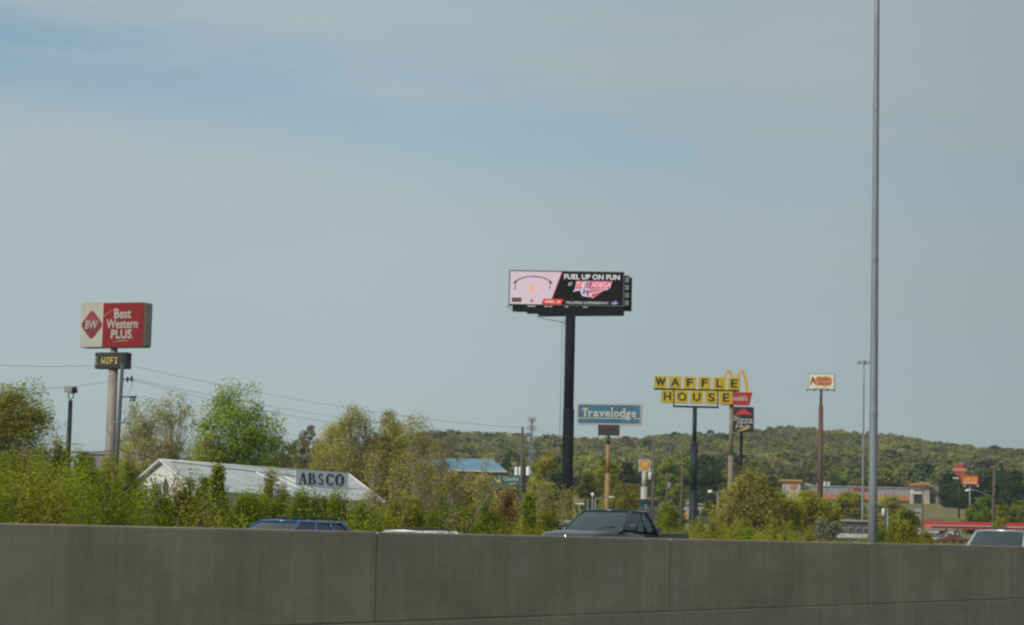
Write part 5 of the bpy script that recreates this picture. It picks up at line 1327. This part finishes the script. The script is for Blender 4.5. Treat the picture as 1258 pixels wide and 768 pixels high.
# near-black pickup: extended cab, open bed
wheels_r['pickup_truck'] = .40
BLK = paint('blue_black_paint', (.026, .036, .044), .3)
tr = vehicle('pickup_truck', 'blue black pickup truck driving behind the barrier below the lodge sign', 'pickup truck', car_at(754, 630, 69, 2.0), ROAD_RZ, BLK, 5.9, 2.02,
    [(-2.95, .55, 1.06, .90), (-2.9, .50, 1.10, .97), (-1.0, .48, 1.12, .985), (-.9, .46, 1.40, .99), (1.10, .46, 1.44, 1.0), (1.22, .46, 1.46, .99), (1.9, .46, 1.42, .985), (2.55, .46, 1.36, .97), (2.85, .50, 1.27, .92), (2.95, .56, 1.16, .84)],
    (-.86, 1.28, -.62, .42, 1.43, 2.00, .93, .74), (-1.75, 1.85), pillars=(.30,), extras=TRIMB)
def truck_bed(root):
    b = MB()
    for side in (1, -1): b.box((-1.93, side * .955, 1.24), (2.02, .09, .36), bev=.03)
    b.box((-2.92, 0, 1.24), (.07, 1.84, .36), bev=.03); b.build('cargo_bed', BLK, root)
    MB().box((-1.14, .25, 1.47), (.42, 1.3, .2), bev=.03).build('tool_box', mat('tool_box_grey', (.16, .16, .15), .5), root)
    MB().tube([(1.25, .1, 1.455), (2.4, .1, 1.36)], .03, 6).build('hood_crease', BLK, root)
    MB().lathe([(.07, -.01), (.07, .012), (.03, .02)], (2.90, 0, 1.22), 12, 'X').build('hood_badge', CHROME, root)
    MB().box((1.17, -.62, 1.47), (.04, .12, .07)).build('windscreen_sticker', mat('sticker_white', (.5, .52, .52), .5), root)
truck_bed(tr)

wheels_r['suv'] = .36
BLU = paint('blue_car_paint', (.025, .085, .25), .3)
vehicle('suv', 'blue SUV with roof rails showing just its roof above the barrier', 'SUV', car_at(352, 641, 66, 1.75), ROAD_RZ, BLU, 4.75, 1.86,
    [(-2.37, .5, 1.02, .80), (-2.28, .44, 1.06, .90), (-1.4, .40, 1.08, .93), (.9, .38, 1.08, .93), (1.2, .38, 1.10, .925), (1.8, .38, 1.05, .90), (2.2, .42, .96, .84), (2.37, .5, .86, .72)],
    (-2.16, 1.12, -1.72, .34, 1.08, 1.575, .86, .66), (-1.4, 1.42), rails=True, pillars=(.30, .62), extras=TRIMB, group='SUVs mostly hidden by the barrier')
WHT = paint('white_car_paint', (.70, .71, .70), .3, 0)
vehicle('suv', 'white SUV with black roof rails, only its roof above the barrier', 'SUV', car_at(502, 652, 72, 1.6), ROAD_RZ, WHT, 4.6, 1.82,
    [(-2.30, .5, .94, .80), (-2.2, .42, .97, .89), (-1.4, .38, .98, .91), (.9, .36, .98, .91), (1.2, .36, 1.0, .905), (1.8, .36, .95, .88), (2.15, .4, .87, .82), (2.3, .48, .78, .70)],
    (-2.10, 1.10, -1.62, .26, .98, 1.375, .84, .64), (-1.38, 1.38), rails=True, pillars=(.30, .62), extras=TRIMB, group='SUVs mostly hidden by the barrier')
wheels_r['van'] = .37
SIL = paint('silver_car_paint', (.42, .45, .47), .3, .4)
vehicle('van', 'silver van behind the barrier at the right edge of the frame', 'van', car_at(1238, 652, 73, 1.95), ROAD_RZ, SIL, 5.3, 2.0,
    [(-2.65, .5, 1.14, .88), (-2.55, .45, 1.18, .95), (-1.4, .42, 1.18, .985), (1.0, .40, 1.18, .985), (1.45, .40, 1.20, .98), (2.1, .42, 1.12, .95), (2.5, .46, 1.02, .88), (2.65, .54, .92, .76)],
    (-2.5, 1.38, -2.28, .62, 1.18, 1.86, .92, .76), (-1.55, 1.60), rails=True, pillars=(.22, .48, .74))
# small cars at the fuel station
def far_car(label, px, Y, py, col, rz):
    p = at(px, py, Y); wheels_r['parked_car'] = .32
    vehicle('parked_car', label, 'car', (p.x, Y, ground_z(p.x, Y)), rz, paint('car_paint_' + label.split()[0], col), 4.4, 1.8,
        [(-2.2, .45, .86, .76), (-2.1, .36, .92, .86), (-1.2, .34, .95, .89), (.8, .32, .95, .89), (1.2, .34, .92, .88), (1.9, .36, .82, .82), (2.2, .46, .68, .70)],
        (-1.5, 1.0, -.95, .25, .94, 1.42, .80, .60), (-1.35, 1.35), pillars=(.45,), extras=TRIMB, group='cars parked at the fuel station')
far_car('white car parked at the shop end of the fuel station', 1141, 385, 657, (.6, .6, .58), R(15))
far_car('dark blue car parked in front of the station shop', 1154, 383, 657, (.03, .04, .07), R(80))
far_car('grey car at the pumps beside the first white column', 1161, 380, 657, (.2, .21, .23), R(170))
far_car('red car parked between two canopy columns', 1172, 378, 657, (.22, .02, .025), R(10))
# ------------------------------------------------------------------ trees and shrubs
def tree_at(label, px, pyt, wpx, Y, key, kind, pal, cat='tree', name=None, group=None, rz=None, base_z=None, **kw):
    s = FPX / Y; p = at(px, pyt, Y); g = ground_z(p.x, Y) if base_z is None else base_z
    H = (p.z - g); W = wpx / s
    args = dict(kind=kind, seed=kw.pop('seed', sum(map(ord, key)) + len(key)), H=H * 1.02, W=W * .97, pal=pal, trunk_r=kw.pop('trunk_r', max(.06, H * .018)), leaf=kw.pop('leaf', max(.08, min(1.65 / s, .15) if s > 9 else 1.25 / s)), spread=kw.pop('spread', max(.26, W * .072)))
    args.update(kw)
    return make_tree(name or ('shrub' if kind == 'shrub' else 'cedar_tree' if kind == 'cone' else 'tree'), label, cat, (p.x, Y, g - .05), key, rz if rz is not None else 0.0, 1.0, group, **args)
GL, GM, GR, GF = 'trees at the left', 'budding trees beside the warehouse', 'trees on the slope', 'roadside shrubs'
tree_at('broad olive green tree cut by the left frame edge', 12, 473, 140, 200, 'oak', 'round', 'olive', group=GL, dens=1.25, ntips=90, base=.22, twig=1)
tree_at('second olive tree low behind it at the frame edge', -20, 520, 110, 215, 'oak_b', 'round', 'green', group=GL, dens=1.0, ntips=60, base=.15)
tree_at('small dark green tree between lamp post and motel sign', 108, 556, 30, 300, 'gap_tree', 'round', 'green', group=GL, ntips=26, base=.1)
tree_at('hazy bare tree left of the lamp post foot', 78, 553, 34, 420, 'gap_bare', 'round', 'tan', group=GL, ntips=26, dens=.5, twig=4, base=.1)
tree_at('tan budding tree just right of the motel sign post', 176, 497, 88, 232, 'bud_a', 'round', 'bud', group=GM, ntips=108, dens=0.32, twig=4, base=.12, leaf=.105, bark=BARK_GREY)
tree_at('taller tan budding tree left of the bright green tree', 212, 489, 86, 238, 'bud_b', 'round', 'bud', group=GM, ntips=108, dens=0.32, twig=4, base=.12, leaf=.105, bark=BARK_GREY)
tree_at('low olive tree behind the warehouse gable', 160, 530, 60, 245, 'bud_low', 'round', 'bud', group=GM, ntips=50, dens=.6, twig=4, base=.1, leaf=.105)
tree_at('bright fresh green round tree behind the warehouse roof', 291, 486, 122, 225, 'bright', 'round', 'bright', group=GM, seed=31, lobek=1.7, ntips=100, dens=.85, base=.2, twig=1)
tree_at('bare brown tree at the right flank of the bright green tree', 338, 508, 62, 232, 'bare_a', 'round', 'tan', group=GM, ntips=78, dens=0.19, twig=5, base=.1, leaf=.10, bark=BARK_GREY)
tree_at('low tan thicket tree below the bright green tree', 262, 535, 60, 222, 'bare_low', 'round', 'bud', group=GM, ntips=40, dens=.5, twig=5, base=.1, leaf=.105)
tree_at('wispy tan tree just above the warehouse ridge', 345, 548, 60, 236, 'bare_b', 'round', 'tan', group=GM, ntips=74, dens=0.26, twig=4, base=.05, leaf=.10, bark=BARK_GREY)
tree_at('far rounded bare tree in the gap above the lettered panel', 380, 526, 36, 430, 'far_bare', 'round', 'tan', group=GL, ntips=60, dens=.5, twig=4, base=.2)
tree_at('far green tree beside the rounded bare tree', 362, 539, 36, 440, 'far_green', 'round', 'green', group=GL, ntips=50, dens=.8, base=.1)
tree_at('far dark green tree right of the rounded bare tree', 398, 545, 44, 440, 'far_green_b', 'round', 'green', group=GL, ntips=50, dens=.8, base=.1)
tree_at('tall yellow budding tree above the lettered roof end', 438, 503, 104, 228, 'yel_a', 'round', 'bud', group=GM, ntips=136, dens=0.38, twig=3, base=.1, leaf=.105, bark=BARK_GREY)
tree_at('low yellow budding tree left of the tallest yellow one', 412, 522, 82, 240, 'yel_low', 'round', 'bud', group=GM, ntips=85, dens=0.41, twig=3, base=.08, leaf=.105, bark=BARK_GREY)
tree_at('yellow olive tree with a narrow dense top in the middle of the budding row', 480, 511, 68, 232, 'yel_b', 'round', 'bud', group=GM, ntips=102, dens=0.56, twig=3, base=.1, leaf=.105, bark=BARK_GREY)
tree_at('twiggy tan tree at the right end of the budding row', 510, 512, 76, 228, 'yel_c', 'round', 'bud', group=GM, ntips=102, dens=0.32, twig=5, base=.1, leaf=.10, bark=BARK_GREY)
tree_at('thin tan tree in front of the blue roof left end', 544, 536, 66, 222, 'yel_d', 'round', 'tan', group=GM, ntips=74, dens=0.26, twig=4, base=.1, leaf=.10, bark=BARK_GREY)
tree_at('dense low budding tree hiding the office building wall', 528, 574, 62, 232, 'off1', 'round', 'bud', group=GM, ntips=102, dens=0.38, twig=4, base=.05, leaf=.105, bark=BARK_GREY)
tree_at('second low budding tree below the blue roof right end', 586, 582, 58, 240, 'off2', 'round', 'bud', group=GM, ntips=95, dens=0.38, twig=4, base=.05, leaf=.105, bark=BARK_GREY)
tree_at('low tan brush tree below the long green sign', 622, 600, 50, 230, 'off3', 'round', 'tan', group=GM, ntips=85, dens=0.34, twig=4, base=.05, leaf=.105, bark=BARK_GREY)
SAP = 'bare saplings above the roadside shrubs'
for lb, px, py, w, Y, k in (('bare sapling standing in front of the right warehouse gable', 462, 556, 34, 150, 'sap1'), ('pale twin stemmed sapling right of the warehouse', 486, 566, 36, 146, 'sap2'),
        ('bare sapling rising in front of the blue roof', 522, 562, 36, 152, 'sap3'), ('thin bare sapling below the blue roof middle', 556, 570, 34, 146, 'sap4'), ('bare leaning sapling in front of the long green sign', 592, 566, 38, 152, 'sap5'),
        ('grey twiggy sapling left of the middle utility pole', 624, 598, 34, 148, 'sap6'), ('twiggy sapling between utility pole and black monopole', 668, 590, 36, 160, 'sap7'), ('bare brown sapling in front of the black monopole foot', 697, 598, 32, 165, 'sap8')):
    tree_at(lb, px, py, w, Y, k, 'tall', 'bud', name='sapling', group=SAP, ntips=24, dens=.28, twig=9, base=.22, leaf=.07, trunk_r=.075, bark=BARK_GREY, lean=.10 if k in ('sap5', 'sap2') else -.03, spread=.35)
# slope and middle distance
tree_at('yellow green tree left of the black monopole', 672, 558, 52, 400, 'mid_y', 'round', 'yellow', group=GR, ntips=56, base=.08)
tree_at('dark evergreen tree low behind the black monopole', 686, 582, 34, 370, 'mid_d', 'round', 'dark', group=GR, ntips=44, base=.05)
tree_at('fresh green round tree right of the black monopole', 722, 580, 32, 390, 'mid_g', 'round', 'green', group=GR, ntips=40, base=.1)
tree_at('olive tree behind the mustard post', 745, 566, 40, 420, 'mid_o', 'round', 'olive', group=GR, ntips=44, base=.05)
tree_at('dark tree right of the mustard post top', 770, 572, 34, 450, 'mid_d2', 'round', 'dark', group=GR, ntips=40, base=.05)
tree_at('bright yellow green bush at the mustard post foot', 763, 590, 66, 330, 'yg_bush', 'shrub', 'yellow', cat='bush', name='bush', group=GR, ntips=60, dens=1.1, trunk_r=.2)
tree_at('bright green tree between the two tall utility poles', 818, 562, 34, 560, 'br2', 'round', 'bright', group=GR, ntips=40, base=.1)
tree_at('bright green tree beyond the dark green sign pole', 838, 556, 32, 575, 'br3', 'round', 'bright', group=GR, ntips=40, base=.1)
tree_at('dark spreading evergreen right of the dark green pole', 873, 576, 42, 520, 'ev1', 'round', 'dark', group=GR, ntips=50, base=.1)
tree_at('green shrub on the grass right of the dark green pole', 872, 616, 24, 470, 'gsh', 'shrub', 'green', cat='bush', name='bush', group=GR, ntips=30, trunk_r=.1)
tree_at('dark tree beyond the black and red signs poles', 905, 572, 44, 560, 'ev2', 'round', 'olive', group=GR, ntips=46, base=.1)
tree_at('small olive tree left of the dark green pole', 832, 596, 20, 470, 'sm_o', 'round', 'olive', group=GR, ntips=24, base=.1)
tree_at('brown budding round tree under the black square sign', 920, 583, 92, 190, 'bb1', 'round', 'bud', group=GR, ntips=142, dens=0.46, twig=3, base=.06, leaf=.105, bark=BARK_GREY)
tree_at('yellow green feathery tree left of the rust pole', 956, 604, 66, 195, 'bb2', 'round', 'yellow', group=GR, ntips=60, dens=.6, twig=4, base=.05, leaf=.105)
tree_at('feathery yellow olive tree below the rust red pole', 988, 603, 76, 200, 'bb3', 'round', 'yellow', group=GR, ntips=66, dens=.6, twig=5, base=.05, leaf=.105)
tree_at('low olive tree right of the rust red pole foot', 1014, 616, 54, 205, 'bb4', 'round', 'olive', group=GR, ntips=46, dens=.6, twig=4, base=.05, leaf=.105)
tree_at('olive tree in front of the mall left of the thick mast', 1043, 606, 46, 420, 'mm1', 'round', 'olive', group=GR, ntips=46, base=.05)
tree_at('brown olive tree in front of the mall right of the thick mast', 1092, 610, 40, 430, 'mm2', 'round', 'bud', group=GR, ntips=40, base=.05)
tree_at('round dark green bush hiding the pale shed', 1114, 629, 38, 270, 'rd1', 'round', 'green', cat='bush', name='bush', group=GR, ntips=60, dens=1.2, base=.05)
tree_at('yellow green bush in front of the round dark bush', 1110, 641, 50, 175, 'rd2', 'shrub', 'yellow', cat='bush', name='bush', group=GR, ntips=50, trunk_r=.15)
for lb, px, py, w, Y, k, pl in (('tall dark evergreen behind the small red round sign', 1168, 584, 28, 600, 'de1', 'dark'), ('dark evergreen between the round and orange signs', 1182, 590, 28, 590, 'de2', 'dark'),
        ('dark evergreen right of the orange sign', 1204, 580, 30, 600, 'de3', 'dark'), ('tall dark evergreen behind the leaning pole', 1226, 576, 34, 600, 'de4', 'dark'),
        ('dark evergreen near the right frame edge', 1247, 580, 34, 590, 'de5', 'dark'), ('green tree under the cobra head lamp', 1209, 612, 34, 470, 'gt1', 'green'),
        ('low green tree under the orange sign', 1201, 626, 40, 440, 'gt2', 'green'), ('yellow green tree right of the leaning pole foot', 1232, 622, 28, 450, 'gt3', 'olive'), ('dark green tree at the right frame edge above the canopy', 1254, 618, 32, 450, 'gt4', 'green'),
        ('small yellow green tree in front of the red canopy', 1229, 639, 20, 330, 'gt5', 'yellow')):
    tree_at(lb, px, py, w, Y, k, 'round', pl, group=GR, ntips=40, base=.06, dens=1.0)

# roadside shrubs, each its own; their tops follow the green line above the barrier
SH = [('leafy green shrub at the left frame edge', 8, 566, 80, 92, 'green', 0), ('yellow green shrub left of the lamp post foot', 56, 560, 70, 94, 'olive', 1), ('tall fresh green shrub below the lamp post', 92, 566, 64, 92, 'green', 2),
      ('yellow green shrub below the motel sign post', 128, 576, 66, 94, 'olive', 3), ('dark green shrub left of the white gable', 162, 590, 56, 90, 'green', 4), ('low dark green shrub at the foot of the white gable', 192, 606, 52, 88, 'green', 5),
      ('loose green shrub right of the white gable', 226, 602, 50, 92, 'olive', 1), ('fresh green shrub right of the pointed cedar', 300, 612, 54, 90, 'green', 0), ('pale green shrub above the blue vehicle', 335, 600, 48, 98, 'olive', 2),
      ('green shrub covering the lower lettered panel', 376, 607, 54, 100, 'green', 3), ('bushy green shrub right of the lettered panel', 412, 611, 54, 100, 'green', 4), ('low green shrub below the right warehouse gable', 446, 624, 52, 100, 'green', 5),
      ('low shrub above the white vehicle', 500, 616, 62, 104, 'olive', 0), ('leafy green shrub below the blue roof', 548, 620, 62, 106, 'green', 1), ('dark green shrub right of the white vehicle', 592, 622, 60, 108, 'green', 2),
      ('tan green shrub left of the pickup', 672, 634, 50, 120, 'olive', 3), ('green shrub behind the pickup cab', 716, 640, 60, 128, 'green', 4), ('fresh green shrub above the pickup bed', 824, 634, 60, 140, 'green', 0),
      ('yellow green shrub right of the pickup bed', 868, 642, 60, 146, 'yellow', 1), ('low yellow green shrub under the brown budding tree', 910, 648, 56, 150, 'yellow', 2), ('small bright green shrub on the barrier line right of it', 918, 656, 22, 140, 'bright', 5),
      ('low yellow green shrub below the rust pole', 960, 648, 60, 156, 'yellow', 3), ('low yellow green shrub left of the slim mast', 1008, 652, 50, 158, 'yellow', 4), ('low green shrub between the masts and the round bush', 1085, 656, 40, 165, 'green', 5),
      ('small pale shrub at the left foot of the red canopy', 1138, 659, 22, 200, 'olive', 0), ('tall shrub in front of the warehouse middle', 320, 622, 52, 96, 'green', 2), ('shrub with reddish twigs left of the middle pole', 618, 618, 40, 125, 'rust', 1)]
for i, (lb, px, py, w, Y, pl, k) in enumerate(SH):
    tree_at(lb, px, py - (14 if px < 150 else 8 if px < 240 else 4), w * 1.12, Y, 'shrub_%d' % i, 'shrub', pl, cat='shrub', group=GF, ntips=52, dens=.9, leaf=.05, trunk_r=.12, spread=.20, twig=1, seed=40 + i, base_z=-.55 if Y < 160 else None)
tree_at('pointed yellow green cedar in front of the warehouse roof', 268, 578, 54, 96, 'cedar1', 'cone', 'cedar', cat='cedar', group='cedars', ntips=90, dens=.9, base=.03, leaf=.045, spread=.16, trunk_r=.1, base_z=-.55)
tree_at('shorter cedar leaning on the left of the pointed one', 252, 592, 38, 97, 'cedar2', 'cone', 'cedar', cat='cedar', group='cedars', ntips=60, dens=.9, base=.03, leaf=.045, spread=.16, trunk_r=.08, base_z=-.55)
tree_at('small pointed cedar below the middle utility pole', 650, 608, 24, 118, 'cedar3', 'cone', 'cedar', cat='cedar', group='cedars', ntips=60, dens=.9, base=.03, leaf=.05, spread=.17, trunk_r=.08, base_z=-.55)
def branch(label, pts, r0):
    P = [at(*q) for q in pts]; o0 = P[0].copy(); mb = MB(); n = len(P)
    mb.tube([p - o0 for p in P], [r0 * (1 - .8 * k / (n - 1)) for k in range(n)], 6); rg = random.Random(n + int(pts[0][0]))
    for k in range(1, n):
        for _ in range(3):
            b = P[k - 1].lerp(P[k], rg.random()) - o0; e = b + Vector((rg.uniform(-.5, .5), rg.uniform(-.3, .3), rg.uniform(.2, .7))); mb.tube([b, e], [r0 * .25, .006], 4)
    o = mb.build('dead_branch', BARK); o.location = o0; put(o, label, 'branch', 'dead branches in the shrubs')
branch('dead grey branch leaning across the white gable', [(172, 640, 86), (190, 618, 86), (208, 604, 86), (222, 576, 86)], .05)
branch('dead grey branch arching left of the white gable', [(118, 644, 84), (130, 624, 84), (150, 607, 84), (166, 596, 84)], .045)
branch('dead stick at the left frame edge', [(-4, 633, 80), (14, 626, 80), (26, 620, 80)], .035)
branch('pale dead branch leaning right of the white vehicle', [(572, 650, 100), (590, 625, 100), (606, 600, 100), (618, 592, 100)], .05)
branch('pale twig stem standing right of the warehouse', [(494, 650, 100), (500, 620, 100), (512, 596, 100), (521, 574, 100)], .04)
def plume(label, pts):
    P = [at(*q) for q in pts]; rg = np.random.default_rng(int(pts[0][0])); root = thing('flowering_weed', label, 'weed', P[0], 0, 'pale flowering weeds')
    o0 = P[0]; MB().tube([p - o0 for p in P], [.03, .02, .01], 5).build('stem', BARK_GREY, root)
    c = np.concatenate([np.array([(P[1].lerp(P[2], t) - o0)[:] for t in rg.uniform(-.6, 1, 420)]) + rg.normal(size=(420, 3)) * .13])
    me = quads_mesh('flower_head', leaf_quads(c, .07, rg), np.tile(np.array([[.34, .34, .24]]), (420, 1)) * rg.uniform(.7, 1.1, (420, 1)), LEAF)
    f = bpy.data.objects.new('flower_head', me); COL.objects.link(f); f.parent = root
plume('pale plumed weed standing left of the slim mast', [(1006, 664, 110), (1008, 652, 110), (1009, 640, 110)])
plume('pale plumed weed leaning right below the slim mast', [(1012, 664, 110), (1022, 655, 110), (1031, 649, 110)])
plume('small pale plumed weed right of the first two', [(1020, 664, 110), (1023, 652, 110), (1025, 645, 110)])

# the undergrowth behind and between the shrubs: one mass
def thicket():
    rg = np.random.default_rng(5); cs, ts, sz = [], [], []
    tops_x = [-80, 0, 60, 120, 160, 185, 215, 245, 275, 300, 350, 400, 450, 500, 560, 610, 650, 700, 760, 830, 900, 960, 1030, 1060, 1130, 1160, 1260]
    tops_y = [563, 566, 566, 578, 600, 622, 622, 612, 612, 622, 618, 614, 632, 630, 632, 634, 640, 648, 650, 646, 654, 656, 661, 664, 662, 668, 671]
    px = -90.0
    while px < 1270:
        for row in range(3):
            if row == 0 and rg.uniform() < .3: continue
            n_lat = 38 + row * 6 + rg.uniform(0, 5); u = (px + rg.uniform(-6, 6) - 629) / FPX
            Y = (n_lat + WS * WD) / (WS - WC * u); s = FPX / Y
            top = np.interp(px, tops_x, tops_y) + rg.uniform(0, 16) + (2 - row) * 5 + 9 * math.sin(px * .09 + row) * math.sin(px * .031)
            x = u * Y; h = max(.5, at(px, top, Y).z + .55); g = -.55
            pal = rg.choice(['green', 'yellow', 'olive', 'yellow', 'bright'] if px > 800 else ['green', 'green', 'bright', 'olive', 'green', 'tan' if rg.uniform() < .35 else 'olive'])
            ncl = int(7 + h * 2.6)
            for c in range(ncl):
                n = 110; cz = g + rg.uniform(.15, 1) * h; cc = np.array([x + rg.normal() * .55, Y + rg.normal() * .8, cz])
                cs.append(cc + rg.normal(size=(n, 3)) * np.array([.24, .24, .36])); ts.append(np.repeat(tints(pal, 1, rg, .30), n, 0) * (1 + rg.normal(size=(n, 1)) * .12).clip(.6, 1.5))
        px += 9
    lv = leaf_quads(np.concatenate(cs), .052, rg); tt = np.concatenate(ts)
    # bare stems and dry grass standing in it
    n = 2600; pick = np.concatenate(cs)[rg.integers(0, len(tt), n)]; L = rg.uniform(.5, 1.7, n); d = rg.normal(size=(n, 3)) * .22; d[:, 2] = 1
    b = pick - d * L[:, None] * .6; t = pick + d * L[:, None] * .4; w = np.stack([np.full(n, .011), np.zeros(n), np.zeros(n)], 1)
    sv = np.stack([b - w, b + w, t + w * .5, t - w * .5], 1).reshape(-1, 3)
    lv = np.concatenate([lv, sv]); tt = np.concatenate([tt, np.array([[.27, .23, .16]]) * rg.uniform(.5, 1.15, (n, 1))])
    me = quads_mesh('undergrowth', lv, tt, LEAF)
    o = bpy.data.objects.new('undergrowth', me); COL.objects.link(o); put(o, 'tangled green undergrowth along the far road edge', 'undergrowth', kind='stuff')
thicket()
HAZE = True
if HAZE: haze_box(0.00015)
